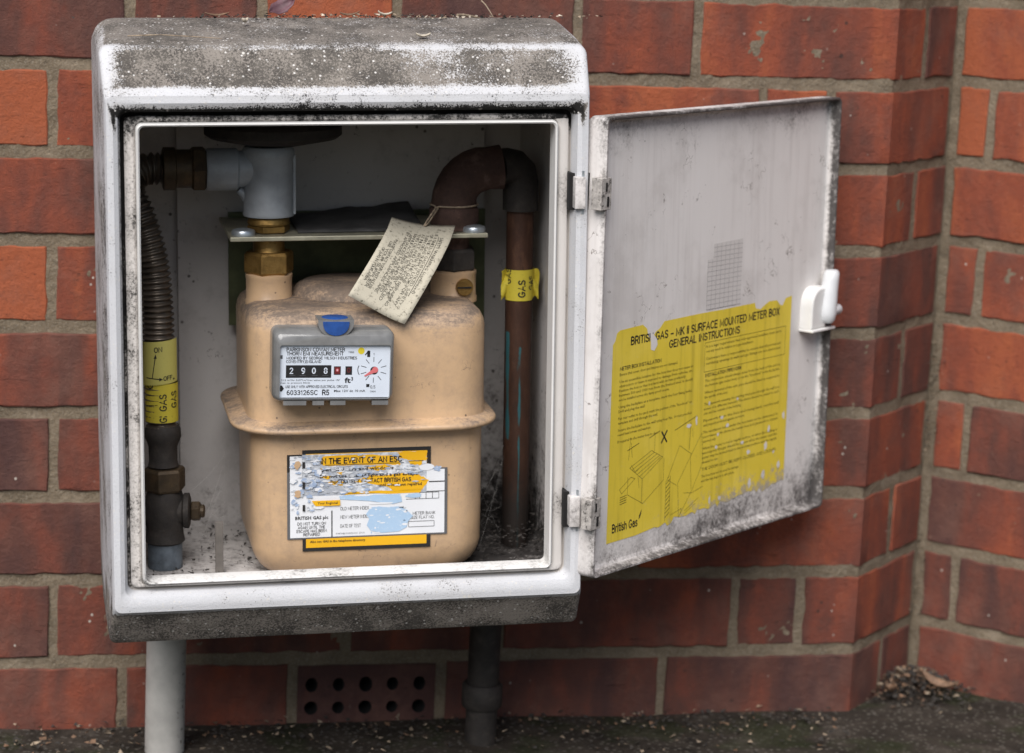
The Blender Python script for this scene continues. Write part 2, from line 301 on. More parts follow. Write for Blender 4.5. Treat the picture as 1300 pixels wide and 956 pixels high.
# ------------------------------------------------------------------ geometry helpers (millimetres in a thing's own frame)
class G:
    def __init__(s): s.v = []; s.f = []; s.mi = []
    def add(s, vs, fs, mi=0):
        b = len(s.v); s.v += [tuple(p) for p in vs]
        for f in fs: s.f.append(tuple(b+i for i in f)); s.mi.append(mi)
    def box(s, x0, x1, y0, y1, z0, z1, mi=0, bev=0):
        if not bev:
            s.add([(x, y, z) for x in (x0, x1) for y in (y0, y1) for z in (z0, z1)],
                  [(0, 1, 3, 2), (4, 6, 7, 5), (0, 4, 5, 1), (2, 3, 7, 6), (0, 2, 6, 4), (1, 5, 7, 3)], mi); return
        bm = bmesh.new(); bmesh.ops.create_cube(bm, size=1)
        for v in bm.verts: v.co = Vector(((x0+x1)/2+v.co.x*(x1-x0), (y0+y1)/2+v.co.y*(y1-y0), (z0+z1)/2+v.co.z*(z1-z0)))
        bmesh.ops.bevel(bm, geom=bm.edges[:], offset=bev, segments=2, affect='EDGES', profile=0.6)
        s.bm(bm, mi)
    def bm(s, bm, mi=0):
        bm.verts.index_update(); s.add([v.co[:] for v in bm.verts], [[v.index for v in f.verts] for f in bm.faces], mi); bm.free()
    def loft(s, rings, mi=0, cap0=False, cap1=False, closed=True):
        n = len(rings[0]); b = len(s.v)
        for r in rings: s.v += [tuple(p) for p in r]
        for i in range(len(rings)-1):
            for j in range(n if closed else n-1):
                k = (j+1) % n
                s.f.append((b+i*n+j, b+i*n+k, b+(i+1)*n+k, b+(i+1)*n+j)); s.mi.append(mi)
        if cap0: s.f.append(tuple(b+j for j in reversed(range(n)))); s.mi.append(mi)
        if cap1: s.f.append(tuple(b+(len(rings)-1)*n+j for j in range(n))); s.mi.append(mi)
    def tube(s, path, rad, seg=20, mi=0, caps=True):
        P = [Vector(p) for p in path]; n = len(P)
        rs = rad if isinstance(rad, (list, tuple)) else [rad]*n
        t0 = (P[1]-P[0]).normalized(); a = Vector((0, 0, 1)) if abs(t0.z) < 0.9 else Vector((1, 0, 0))
        u = t0.cross(a).normalized(); rings = []
        for i in range(n):
            t = (P[min(i+1, n-1)]-P[max(i-1, 0)]).normalized()
            u = (u-t*u.dot(t)).normalized(); w_ = t.cross(u)
            rings.append([P[i]+(u*math.cos(k*2*math.pi/seg)+w_*math.sin(k*2*math.pi/seg))*rs[i] for k in range(seg)])
        s.loft(rings, mi, caps, caps)
    def lathe(s, o, ax, prof, seg=28, mi=0, rot=0):
        """prof: (radius, distance along axis)"""
        o = Vector(o); ax = Vector(ax).normalized(); a = Vector((0, 1, 0)) if abs(ax.y) < 0.9 else Vector((1, 0, 0))
        u = ax.cross(a).normalized(); w_ = ax.cross(u)
        s.loft([[o+ax*h+(u*math.cos(rot+k*2*math.pi/seg)+w_*math.sin(rot+k*2*math.pi/seg))*r for k in range(seg)] for r, h in prof], mi, True, True)
    def hexnut(s, o, ax, af, h0, h1, mi=0, rot=0):
        r = af/2/math.cos(math.pi/6); c = min(2.5, abs(h1-h0)*0.15)
        s.lathe(o, ax, [(r*0.90, h0), (r, h0+c), (r, h1-c), (r*0.90, h1)], 6, mi, rot)

MM = 0.001
def obj(name, g, mats, parent=None, base=(0, 0, 0), world=None, smooth=40, dirt=None, extra=None, bevel=0, recalc=True):
    b = Vector(base)
    me = bpy.data.meshes.new(name)
    me.from_pydata([((Vector(p)-b)*MM)[:] for p in g.v], [], g.f)
    for m in (mats if isinstance(mats, (list, tuple)) else [mats]): me.materials.append(m)
    if max(g.mi, default=0): me.polygons.foreach_set('material_index', g.mi)
    if recalc:
        bm = bmesh.new(); bm.from_mesh(me); bmesh.ops.recalc_face_normals(bm, faces=bm.faces[:]); bm.to_mesh(me); bm.free()
    for key, fn in ([('dirt', dirt)] if dirt else []) + list((extra or {}).items()):
        at = me.attributes.new(key, 'FLOAT', 'POINT')
        at.data.foreach_set('value', [fn(*p) for p in g.v])
    if smooth: me.shade_smooth(); me.set_sharp_from_angle(angle=R(smooth))
    o = bpy.data.objects.new(name, me); C.objects.link(o)
    if parent: o.parent = parent
    if world is not None: o.matrix_world = world
    if bevel:
        md = o.modifiers.new('bevel', 'BEVEL'); md.width = bevel*MM; md.segments = 2; md.limit_method = 'ANGLE'; md.angle_limit = R(40)
    return o
def tag(o, label, cat, group=None, kind=None):
    if label: o['label'] = label
    if cat: o['category'] = cat
    if group: o['group'] = group
    if kind: o['kind'] = kind
    return o
# the cabinet hangs slightly crooked: its own frame, x right, y into the wall, z up, in millimetres
TILT = R(1.85)
BOX = Matrix.Translation((0.262, 0, -0.2)) @ Matrix.Rotation(-TILT, 4, 'Y')
class T:
    """a thing: an Empty at its base that parents its parts; parts are given in cabinet millimetres"""
    def __init__(s, name, base, label, cat, group=None, frame=BOX):
        s.base = base; s.frame = frame
        s.e = bpy.data.objects.new(name, None); s.e.empty_display_size = 0.03; C.objects.link(s.e)
        s.e.matrix_world = frame @ Matrix.Translation(Vector(base)*MM); tag(s.e, label, cat, group)
    def part(s, name, g, mats, parent=None, label=None, **k):
        o = obj(name, g, mats, parent or s.e, s.base, **k)
        if label: o['label'] = label
        return o
def single(name, g, mats, base, label, cat, group=None, kind=None, frame=BOX, **k):
    o = obj(name, g, mats, None, base, world=frame @ Matrix.Translation(Vector(base)*MM), **k)
    return tag(o, label, cat, group, kind)
def rr(l, r, b, t, rad, n=5, sx=1, sz=1):
    """rounded rectangle as 2D loop, counter-clockwise from the bottom left, fixed count"""
    pts = []
    def seg(p, q, k):
        for i in range(1, k): pts.append((p[0]+(q[0]-p[0])*i/k, p[1]+(q[1]-p[1])*i/k))
    def arc(cx, cz, a0):
        for i in range(n+1):
            a = R(a0+90*i/n); pts.append((cx+rad*math.cos(a), cz+rad*math.sin(a)))
    arc(l+rad, b+rad, 180); seg((l+rad, b), (r-rad, b), sx); arc(r-rad, b+rad, 270); seg((r, b+rad), (r, t-rad), sz)
    arc(r-rad, t-rad, 0); seg((r-rad, t), (l+rad, t), sx); arc(l+rad, t-rad, 90); seg((l, t-rad), (l, b+rad), sz)
    return pts
def lerp_rings(keys, sub):
    """keys: tuples of numbers; inserts sub[i] steps between key i and i+1"""
    out = []
    for i in range(len(keys)-1):
        k = sub[i] if isinstance(sub, (list, tuple)) else sub
        for j in range(k): out.append(tuple(a+(b-a)*j/k for a, b in zip(keys[i], keys[i+1])))
    out.append(keys[-1]); return out

_cap = 0.7
# flat print: polygons in (u, v) mm with a lift h, mapped onto any surface
_tc = bpy.data.curves.new('glyphs', 'FONT'); _to = bpy.data.objects.new('glyphs', _tc)
def _arc(cx, cy, rx, ry, a0, a1, n=7): return [(cx+rx*math.cos(R(a0+(a1-a0)*i/n)), cy+ry*math.sin(R(a0+(a1-a0)*i/n))) for i in range(n+1)]
_O = _arc(.36, .5, .36, .5, 90, 450, 16)
STROKES = {  # plain grotesque capitals and figures as pen strokes on a unit cap height: width, polylines
 'A': (.72, [[(0, 0), (.36, 1), (.72, 0)], [(.13, .32), (.59, .32)]]), 'B': (.6, [[(0, .52), (.34, .52)]+_arc(.34, .26, .26, .26, 90, -90)+[(0, 0), (0, 1), (.32, 1)]+_arc(.32, .76, .24, .24, 90, -90)]),
 'C': (.68, [_arc(.36, .5, .36, .5, 45, 315, 14)]), 'D': (.66, [[(0, 0), (0, 1), (.24, 1)]+_arc(.26, .5, .4, .5, 90, -90, 10)+[(0, 0)]]), 'E': (.54, [[(.54, 0), (0, 0), (0, 1), (.54, 1)], [(0, .52), (.48, .52)]]),
 'F': (.52, [[(0, 0), (0, 1), (.52, 1)], [(0, .5), (.44, .5)]]), 'G': (.72, [_arc(.36, .5, .36, .5, 45, 345, 14)+[(.72, .44), (.42, .44)]]), 'H': (.64, [[(0, 0), (0, 1)], [(.64, 0), (.64, 1)], [(0, .52), (.64, .52)]]),
 'I': (.02, [[(0, 0), (0, 1)]]), 'J': (.46, [[(.46, 1), (.46, .25)]+_arc(.23, .25, .23, .25, 0, -180)]), 'K': (.64, [[(0, 0), (0, 1)], [(.6, 1), (.02, .42)], [(.2, .58), (.64, 0)]]), 'L': (.5, [[(0, 1), (0, 0), (.5, 0)]]),
 'M': (.8, [[(0, 0), (0, 1), (.4, .15), (.8, 1), (.8, 0)]]), 'N': (.64, [[(0, 0), (0, 1), (.64, 0), (.64, 1)]]), 'O': (.72, [_O]), 'P': (.58, [[(0, 0), (0, 1), (.32, 1)]+_arc(.32, .73, .26, .27, 90, -90)+[(0, .46)]]),
 'Q': (.72, [_O, [(.42, .22), (.72, -.04)]]), 'R': (.62, [[(0, 0), (0, 1), (.34, 1)]+_arc(.34, .74, .26, .26, 90, -90)+[(0, .48)], [(.36, .48), (.62, 0)]]),
 'S': (.58, [_arc(.29, .75, .27, .25, 25, 270)+_arc(.29, .25, .29, .25, 90, -155)]), 'T': (.6, [[(.3, 0), (.3, 1)], [(0, 1), (.6, 1)]]), 'U': (.62, [[(0, 1), (0, .3)]+_arc(.31, .3, .31, .3, 180, 360)+[(.62, 1)]]),
 'V': (.66, [[(0, 1), (.33, 0), (.66, 1)]]), 'W': (.94, [[(0, 1), (.23, 0), (.47, 1), (.71, 0), (.94, 1)]]), 'X': (.64, [[(0, 0), (.64, 1)], [(0, 1), (.64, 0)]]), 'Y': (.66, [[(0, 1), (.33, .45), (.66, 1)], [(.33, .45), (.33, 0)]]),
 'Z': (.58, [[(0, 1), (.58, 1), (0, 0), (.58, 0)]]), '0': (.5, [_arc(.25, .5, .25, .5, 90, 450, 14)]), '1': (.3, [[(0, .74), (.2, 1), (.2, 0)]]), '2': (.52, [_arc(.26, .73, .26, .27, 160, -35)+[(0, 0), (.54, 0)]]),
 '3': (.52, [_arc(.25, .75, .24, .25, 150, -90)+_arc(.25, .26, .27, .26, 90, -150)]), '5': (.52, [[(.48, 1), (.1, 1), (.05, .52)]+_arc(.25, .31, .27, .31, 110, -150)]), '6': (.52, [_arc(.26, .3, .26, .3, 0, 360, 12), _arc(.34, .4, .34, .6, 180, 80)]),
 '8': (.52, [_arc(.26, .76, .23, .24, -90, 270, 12), _arc(.26, .26, .26, .26, 90, 450, 12)]), '9': (.52, [_arc(.26, .7, .26, .3, 0, 360, 12), _arc(.18, .6, .34, .6, 0, -100)]),
 '\u2013': (.5, [[(0, .38), (.5, .38)]]), '.': (.02, [[(0, 0), (0, .08)]]), ',': (.08, [[(.06, .08), (0, -.14)]]), ' ': (.2, []),
 'a': (.48, [_arc(.22, .22, .22, .24, 0, 360, 10), [(.46, 0), (.46, .4)]+_arc(.24, .48, .22, .22, 0, 150)]), 'h': (.46, [[(0, 0), (0, 1)], [(0, .4)]+_arc(.23, .44, .23, .26, 180, 0)+[(.46, 0)]]), 'i': (.02, [[(0, 0), (0, .7)], [(0, .9), (0, 1)]]),
 'r': (.3, [[(0, 0), (0, .7)], [(0, .4)]+_arc(.24, .44, .24, .25, 180, 80)]), 's': (.42, [_arc(.21, .53, .19, .17, 25, 270)+_arc(.21, .18, .21, .18, 90, -155)]), 't': (.3, [[(.14, .95), (.14, .1), (.3, .02)], [(0, .7), (.3, .7)]])}
def glyphs(s, off=0.0, res=1):
    if s.strip() and all(c in STROKES for c in s):
        wt = 0.058+off*1.7; vs = []; fs = []; X = 0.0
        for c in s:
            wd, lines = STROKES[c]
            for ln in lines:
                n = len(ln); closed = n > 2 and math.dist(ln[0], ln[-1]) < 1e-6; L = []
                for i, p in enumerate(ln):
                    a = ln[i-1] if i else (ln[-2] if closed else None); b = ln[i+1] if i < n-1 else (ln[1] if closed else None)
                    d0 = Vector((p[0]-a[0], p[1]-a[1])).normalized() if a else None; d1 = Vector((b[0]-p[0], b[1]-p[1])).normalized() if b else None
                    if d0 is None: d0 = d1
                    if d1 is None: d1 = d0
                    m = d0+d1
                    m = m.normalized() if m.length > 0.25 else d1
                    k = 1/max(0.6, m.dot(d1)); q = Vector((-m.y, m.x))*wt*k
                    e = Vector((0, 0)) if closed or 0 < i < n-1 else (d1*-wt*0.8 if i == 0 else d1*wt*0.8)
                    P = Vector(p)+e; L.append((P+q, P-q))
                b0 = len(vs)
                for u_, v_ in L: vs += [((X+u_.x)*_cap, u_.y*_cap), ((X+v_.x)*_cap, v_.y*_cap)]
                fs += [(b0+2*i, b0+2*i+1, b0+2*i+3, b0+2*i+2) for i in range(n-1)]
            X += wd+0.21+off*1.5
        return vs, fs
    _tc.body = s; _tc.resolution_u = res; _tc.offset = off; _tc.size = 1.0
    me = bpy.data.meshes.new_from_object(_to)
    vs = [(v.co.x, v.co.y) for v in me.vertices]; fs = [tuple(p.vertices) for p in me.polygons]; bpy.data.meshes.remove(me); return vs, fs

class Print(G):
    def __init__(s, fn): super().__init__(); s.fn = fn
    def put(s, p2, fs, h, mi): s.add([s.fn(u, v, h) for u, v in p2], fs, mi)
    def rect(s, u0, v0, u1, v1, h, mi, nu=1, nv=1):
        s.put([(u0+(u1-u0)*i/nu, v0+(v1-v0)*j/nv) for j in range(nv+1) for i in range(nu+1)],
              [(j*(nu+1)+i, j*(nu+1)+i+1, (j+1)*(nu+1)+i+1, (j+1)*(nu+1)+i) for j in range(nv) for i in range(nu)], h, mi)
    def poly(s, pts, h, mi):
        c = (sum(p[0] for p in pts)/len(pts), sum(p[1] for p in pts)/len(pts)); n = len(pts)
        s.put(list(pts)+[c], [(i, (i+1) % n, n) for i in range(n)], h, mi)
    def disc(s, u, v, r, h, mi, n=20, ry=None): s.poly([(u+r*math.cos(i*2*math.pi/n), v+(ry or r)*math.sin(i*2*math.pi/n)) for i in range(n)], h, mi)
    def line(s, u0, v0, u1, v1, w_, h, mi, n=1):
        d = Vector((u1-u0, v1-v0)); k = Vector((-d.y, d.x)).normalized()*w_/2
        for i in range(n):
            a = Vector((u0, v0))+d*i/n; b = Vector((u0, v0))+d*(i+1)/n
            s.put([(a+k)[:], (a-k)[:], (b-k)[:], (b+k)[:]], [(0, 1, 2, 3)], h, mi)
    def loop(s, pts, w_, h, mi):
        for i in range(len(pts)): s.line(*pts[i], *pts[(i+1) % len(pts)], w_, h, mi)
    def text(s, t, u, v, cap, h, mi, width=None, bold=0.0, rot=0, align='L', xs=1.0, res=1, keep=None):
        vs, fs = glyphs(t, bold, res)
        if not vs: return
        x0 = min(p[0] for p in vs); x1 = max(p[0] for p in vs); k = cap/_cap
        kx = k*xs if width is None else width/max(1e-6, x1-x0)
        sh = {'L': 0, 'C': -(x1-x0)*kx/2, 'R': -(x1-x0)*kx}[align]
        c, sn = math.cos(R(rot)), math.sin(R(rot)); out = []
        for x, y in vs:
            X = (x-x0)*kx+sh; Y = y*k; out.append((u+X*c-Y*sn, v+X*sn+Y*c))
        s.put(out, fs, h, mi)
    def blob(s, u, v, ru, rv, h, mi, n=16, jag=0.35, seed=0):
        rg = random.Random(seed); s.poly([(u+ru*math.cos(i*2*math.pi/n)*(1-jag*rg.random()), v+rv*math.sin(i*2*math.pi/n)*(1-jag*rg.random())) for i in range(n)], h, mi)

# ------------------------------------------------------------------ SETTING: ground
g = G(); nx, ny = 60, 40
gv = []
for j in range(ny+1):
    for i in range(nx+1):
        x = -1500+4000*i/nx; y = -2600+2800*j/ny
        gv.append((x, y, -585+6*noise.noise(Vector((x*0.012, y*0.012, 1)))))
g.add(gv, [(j*(nx+1)+i, j*(nx+1)+i+1, (j+1)*(nx+1)+i+1, (j+1)*(nx+1)+i) for j in range(ny) for i in range(nx)])
def ring_sheet(g, z):   # carries the ground on to the horizon
    a = [(-1500, -2600), (2500, -2600), (2500, 200), (-1500, 200)]; b = [(-2e5, -2e5), (2e5, -2e5), (2e5, 2e5), (-2e5, 2e5)]
    g.add([(*p, z) for p in a+b], [(i, (i+1) % 4, 4+(i+1) % 4, 4+i) for i in range(4)])
ring_sheet(g, -585)
o = obj('ground', g, GROUND, smooth=60); o['kind'] = 'structure'; o['label'] = 'dark earth at the foot of the brick wall'

# ------------------------------------------------------------------ WALLS
XP, LR = 777.9, 129.2                       # squint corner, length of the angled return
ca, sa = math.cos(R(45)), math.sin(R(45))
def main_map(s, d):                         # s along the face, d behind the face
    if s <= XP: return (s, d)
    return (XP+(s-XP)*ca-d*sa*0.0, (s-XP)*sa+0.0) if d == 0 else (XP+(s-XP)*ca - d*sa + min(1, (s-XP)/12)*0, (s-XP)*sa + d*ca)
def map_main(s, d, z):
    x, y = main_map(s, d); return (x, y, z)
BX, BY = XP+LR*ca, LR*sa
def map_right(s, d, z):                     # runs from the inner corner back towards the viewer, to the right
    return (BX+s*sa+d*ca, BY-s*ca+d*sa, z)
def brick_geo(mp, s0, s1, z0, z1, seed, split=None, holes=False):
    rg = random.Random(seed); g = G()
    n = max(4, int((s1-s0)/9)); ss = [s0+1.2] + [s0+1.2+(s1-s0-2.4)*i/n for i in range(1, n)] + [s1-1.2]
    if split and s0 < split < s1:
        ss = sorted([a for a in ss if abs(a-split) > 5]+[split])
    ss = [s0]+ss+[s1]; zz = [z0, z0+1.2] + [z0+1.2+(z1-z0-2.4)*i/4 for i in range(1, 4)] + [z1-1.2, z1]
    off = (rg.uniform(-1.0, 1.0)); tl = rg.uniform(-1, 1)*0.6; ts = rg.uniform(-1, 1)*0.5
    nS, nZ = len(ss), len(zz); vs = []
    for j, z in enumerate(zz):
        for i, s_ in enumerate(ss):
            e = (i in (0, nS-1)) or (j in (0, nZ-1)); P = Vector((s_*0.03, z*0.03, seed*1.7))
            js = noise.noise(P*2.2)*1.8+noise.noise(P*7)*0.8; jz = noise.noise(P*2.2+Vector((31, 7, 3)))*1.6+noise.noise(P*7+Vector((3, 1, 8)))*0.9
            bs = js if i in (0, 1, nS-2, nS-1) else 0; bz = jz if j in (0, 1, nZ-2, nZ-1) else 0
            chip = max(0, noise.noise(P*5+Vector((5, 9, 2)))-0.2)*8 if e else 0
            d = off+0.5*noise.noise(P*1.3)+tl*(j/(nZ-1)-0.5)+ts*(i/(nS-1)-0.5)+(0.9+chip if e else 0)
            if split and s_ >= split-1: d = max(d, 0) if s_ > split else 0.0
            vs.append(mp(s_+(0 if split and abs(s_-split) < 1 else bs), d, z+bz))
    fs = [(j*nS+i, j*nS+i+1, (j+1)*nS+i+1, (j+1)*nS+i) for j in range(nZ-1) for i in range(nS-1)]
    b = [i for i in range(nS)] + [j*nS+nS-1 for j in range(1, nZ)] + [(nZ-1)*nS+i for i in range(nS-2, -1, -1)] + [j*nS for j in range(nZ-2, 0, -1)]
    ed = [0.0]*len(vs)
    for k in b: ed[k] = 1.0
    m = len(vs); bs_ = []
    for k in b:
        j, i = divmod(k, nS); bs_.append(mp(ss[i], 14, zz[j]))
    vs += bs_; ed += [1.0]*len(bs_); nb = len(b)
    fs += [(b[k], m+k, m+(k+1) % nb, b[(k+1) % nb]) for k in range(nb)]
    g.add(vs, fs); return g, ed
def add_brick(parent, mp, s0, s1, c, seed, tone, split=None):
    z1 = -(c-1)*75-5.4; z0 = -c*75+5.4
    g, ed = brick_geo(mp, s0, s1, z0, z1, seed, split)
    ctr = mp((s0+s1)/2, 0, (z0+z1)/2) if not split else mp(min(split, (s0+s1)/2), 0, (z0+z1)/2)
    o = obj('brick', g, BRICK, parent, ctr, smooth=20, recalc=False)
    o.location = Vector(ctr)*MM - parent.location
    at = o.data.attributes.new('edge', 'FLOAT', 'POINT'); at.data.foreach_set('value', ed)
    o['tone'] = tone; return o
def mortar_sheet(mp, s0, s1, z0, z1, step=3.0, split=None, depth=1.7, base=(0, 0, 0)):
    ss = []; a = s0
    while a < s1: ss.append(a); a += step
    ss.append(s1)
    if split: ss = sorted([q for q in ss if abs(q-split) > 1]+[split])
    zz = [z0+(z1-z0)*i/int((z1-z0)/step) for i in range(int((z1-z0)/step)+1)]
    vs = []
    for z in zz:
        for s_ in ss:
            P = Vector((s_*0.05, z*0.05, 3)); d = depth+1.5*noise.noise(P)+0.8*noise.noise(P*4.3)+0.45*noise.noise(P*11)
            k = min(abs(z+75*round(z/75)-0), 7.0) if False else 0
            vs.append(mp(s_, d, z))
    n = len(ss); g = G(); vent = lambda s_, z: split and 260 < s_ < 380 and -590 < z < -535      # the air brick stands in this gap
    g.add(vs, [(j*n+i, j*n+i+1, (j+1)*n+i+1, (j+1)*n+i) for j in range(len(zz)-1) for i in range(n-1) if not vent(ss[i], zz[j])]); return g
E0 = bpy.data.objects.new('brick_wall', None); C.objects.link(E0); E0.location = (0.3, 0, -0.59)
tag(E0, 'red brick wall with beige mortar carrying the open meter cabinet', 'wall')
E1 = bpy.data.objects.new('brick_wall', None); C.objects.link(E1); E1.location = (BX*MM, BY*MM, -0.59)
tag(E1, 'short red brick side wall meeting the angled inner corner at the far right', 'wall')
SGN = -1
def mapM(s, d, z):
    if s <= XP: return (s, d, z)
    t = (s-XP); return (XP+t*ca-d*sa, t*sa+d*ca, z)
def mapC(s, d, z):
    if abs(s-XP) < 0.5: return (XP-d*0.41, d, z)
    return mapM(s, d, z)
for E, mp, a, b, sp, base in ((E0, mapC, -430, XP+LR+5, XP, (300, 0, -590)), (E1, map_right, -5, 620, None, (BX, BY, -590))):
    g = mortar_sheet(mp, a, b, -600, 300, 3.0, sp)
    obj('mortar', g, MORTAR, E, base, smooth=80, recalc=False)
ODD = [-415, -300, -190, 37, 150, 377, 490, 660]; EVEN = [-360, -120, 140, 250, 475, 588]
ROWS = {-3: ODD, -2: EVEN, -1: [-300, -190, 30, 145, 372, 486, 655, 715],
        0: [-355, -240, -15, 99, 210, 326, 485, 593], 1: [-300, -190, 36, 150, 377, 490, 657, 720], 2: EVEN,
        3: [-300, -190, 37, 150, 377, 490, 665], 4: [-340, -100, 130, 245, 470, 585], 5: [-300, -190, 40, 152, 380, 490, 660],
        6: [-360, -120, 140, 250, 475, 562], 7: [-300, -190, 41, 152, 300, 440, 660, 723], 8: [-230, -120, 102, 252, 388, 594]}
TONE = {(0, -15): .85, (0, 99): .75, (0, 485): .62, (0, 593): .5, (1, -190): .12, (1, 36): .42, (1, 490): .4, (1, 720): .55, (2, -120): .6, (2, 588): .5, (3, -190): .25, (3, 37): .45,
        (4, -100): .62, (4, 585): .7, (5, -190): .85, (5, 40): .8, (6, -120): .95, (7, -190): .8, (7, 41): .72, (7, 440): .8, (7, 660): .85, (7, 723): .75, (5, 660): .62, (6, 562): .6, (8, 388): .95, (8, 594): .9, (8, 102): .78, (7, 152): .8, (7, 300): .75, (6, 140): .7}
sd_ = 1
for c, js in ROWS.items():
    odd = c % 2; rb = [XP+62.5] if not odd else []
    js = ([-430] if js[0] > -425 else []) + js
    ends = js[1:] + [XP+62.5 if not odd else XP+LR-3]
    for i, a in enumerate(js):
        if c == 8 and a == 252: continue     # the air brick sits here
        b = ends[i]; rg = random.Random(sd_*13)
        tone = TONE.get((c, a), rg.uniform(.3, .8)) - (.13 if c > 4 else .03)
        add_brick(E0, mapC, a+4.2, b-4.2 if b != ends[-1] or not odd else b-4, c, sd_, tone, XP if i == len(js)-1 else None); sd_ += 1
    if not odd: add_brick(E0, mapM, XP+66.5, XP+LR-4, c, sd_, random.Random(sd_).uniform(.45, .75)); sd_ += 1
    rj = [0, 40, 265, 380, 605] if odd else [0, 185, 300, 525]
    for i in range(len(rj)-1):
        add_brick(E1, map_right, rj[i]+(8 if i == 0 else 4.2), rj[i+1]-4.2, c, sd_, random.Random(sd_*7).uniform(.25, .6) + (0.2 if c > 4 else 0)); sd_ += 1
# perforated air brick under the cabinet, dark holes through its face
ab = G(); z1, z0 = -7*75-7.2, -8*75+7.2; x0, x1 = 257.5, 382.5
hx = [270+i*24.5 for i in range(5)]; hw, hz0, hz1 = 6.5, z1-24, z1-10
xs = sorted([x0, x1]+[h-hw for h in hx]+[h+hw for h in hx]); zs = [z0, z0+14, z0+28, hz0-2, hz1, z1]
def ishole(i, j): return any(abs((xs[i]+xs[i+1])/2-h) < 1 for h in hx) and j in (1, 3)
for i in range(len(xs)-1):
    for j in range(len(zs)-1):
        q = [(xs[i], zs[j]), (xs[i+1], zs[j]), (xs[i+1], zs[j+1]), (xs[i], zs[j+1])]
        if not ishole(i, j): ab.add([(x, 0, z) for x, z in q], [(0, 1, 2, 3)])
        else:
            cx, cz = (xs[i]+xs[i+1])/2, (zs[j]+zs[j+1])/2; N = 16; q_ = 0.80+0.17*abs(noise.noise(Vector((i*3.1, j*2.3, 1))))*2; rx, rz = (xs[i+1]-xs[i])/2*min(0.97, q_), (zs[j+1]-zs[j])/2*min(0.95, q_*0.97)
            sq = []; ci = []
            for k in range(N):
                a = 2*math.pi*k/N; ux, uz = math.cos(a), math.sin(a); m_ = max(abs(ux), abs(uz))
                sq.append((cx+ux/m_*(xs[i+1]-xs[i])/2, 0, cz+uz/m_*(zs[j+1]-zs[j])/2)); ci.append((cx+rx*ux, 0, cz+rz*uz))
            bk = [(x, 45, z) for x, _, z in ci]
            ab.add(sq+ci+bk, [(k, (k+1) % N, N+(k+1) % N, N+k) for k in range(N)])
            ab.add(ci+bk, [(k, (k+1) % N, N+(k+1) % N, N+k) for k in range(N)]+[tuple(range(N, 2*N))], 1)
ab.add([(x0, 0, z0), (x1, 0, z0), (x1, 0, z1), (x0, 0, z1), (x0, 14, z0), (x1, 14, z0), (x1, 14, z1), (x0, 14, z1)], [(0, 4, 5, 1), (1, 5, 6, 2), (2, 6, 7, 3), (3, 7, 4, 0)])
o = obj('air_brick', ab, [BRICK, HOLE], E0, (320, 0, -560), smooth=30); o.location = Vector((.320, 0, -.560))-E0.location; o['tone'] = 0.95

# ------------------------------------------------------------------ METER CABINET
cab = T('meter_box', (0, 0, -230), 'white weathered wall cabinet standing open with its door swung to the right', 'meter box')
def ring(l, r, b, t, rad, v, sx=22, sz=22): return [(x, v, z) for x, z in rr(l, r, b, t, rad, 6, sx, sz)]
keys = [  # half width, bottom, top, corner radius, depth
    (186, -232, 238, 20, 0), (189.5, -233, 250, 20, -70), (190, -233, 254, 15, -135), (189.5, -232.4, 246, 11, -190), (188.8, -231, 238.8, 7, -221.5),
    (188.6, -230.2, 236.8, 5.5, -224.2), (188.3, -228.2, 234.4, 5, -226.2), (186.6, -202.5, 208.5, 5, -245.8), (186, -199.6, 206, 5, -248.6), (184.8, -197.8, 204, 5.5, -251.3),
    (180, -191, 198.5, 8, -252), (176.6, -186, 194, 7, -250.2), (174.6, -184, 191.2, 6, -243), (174, -183.4, 190.6, 6, -234)]
rk = lerp_rings(keys, [2, 3, 3, 3, 1, 1, 7, 1, 1, 2, 1, 1, 1])
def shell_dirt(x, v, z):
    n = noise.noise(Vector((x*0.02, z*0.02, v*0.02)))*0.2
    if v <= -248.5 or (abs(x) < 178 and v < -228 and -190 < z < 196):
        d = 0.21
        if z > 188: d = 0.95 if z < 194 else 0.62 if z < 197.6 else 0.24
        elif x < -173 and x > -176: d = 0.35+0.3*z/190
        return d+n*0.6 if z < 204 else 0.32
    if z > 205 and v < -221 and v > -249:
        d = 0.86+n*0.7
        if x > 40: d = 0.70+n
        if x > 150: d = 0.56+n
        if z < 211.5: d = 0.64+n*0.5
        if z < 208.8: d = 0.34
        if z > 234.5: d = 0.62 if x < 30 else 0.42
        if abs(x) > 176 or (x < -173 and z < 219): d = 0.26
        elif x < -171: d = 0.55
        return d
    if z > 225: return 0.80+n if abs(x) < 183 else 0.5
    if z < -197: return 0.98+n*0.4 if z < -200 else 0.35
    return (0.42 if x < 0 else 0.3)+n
g = G(); g.loft([ring(-a, a, b, t, r_, v) for a, b, t, r_, v in rk], 0, False, False)
g.f = [f for f in g.f]; shell = cab.part('housing', g, SHELL, dirt=shell_dirt, smooth=28, extra={'fine': lambda x, v, z: 0.85 if z < -200 else 0.5 if z > 237 and v > -224 else 0.62 if z > 205 else -1 if z > 187 and v < -240 and abs(x) < 182 else -1 if x < -172 and v < -236 else 0.4})
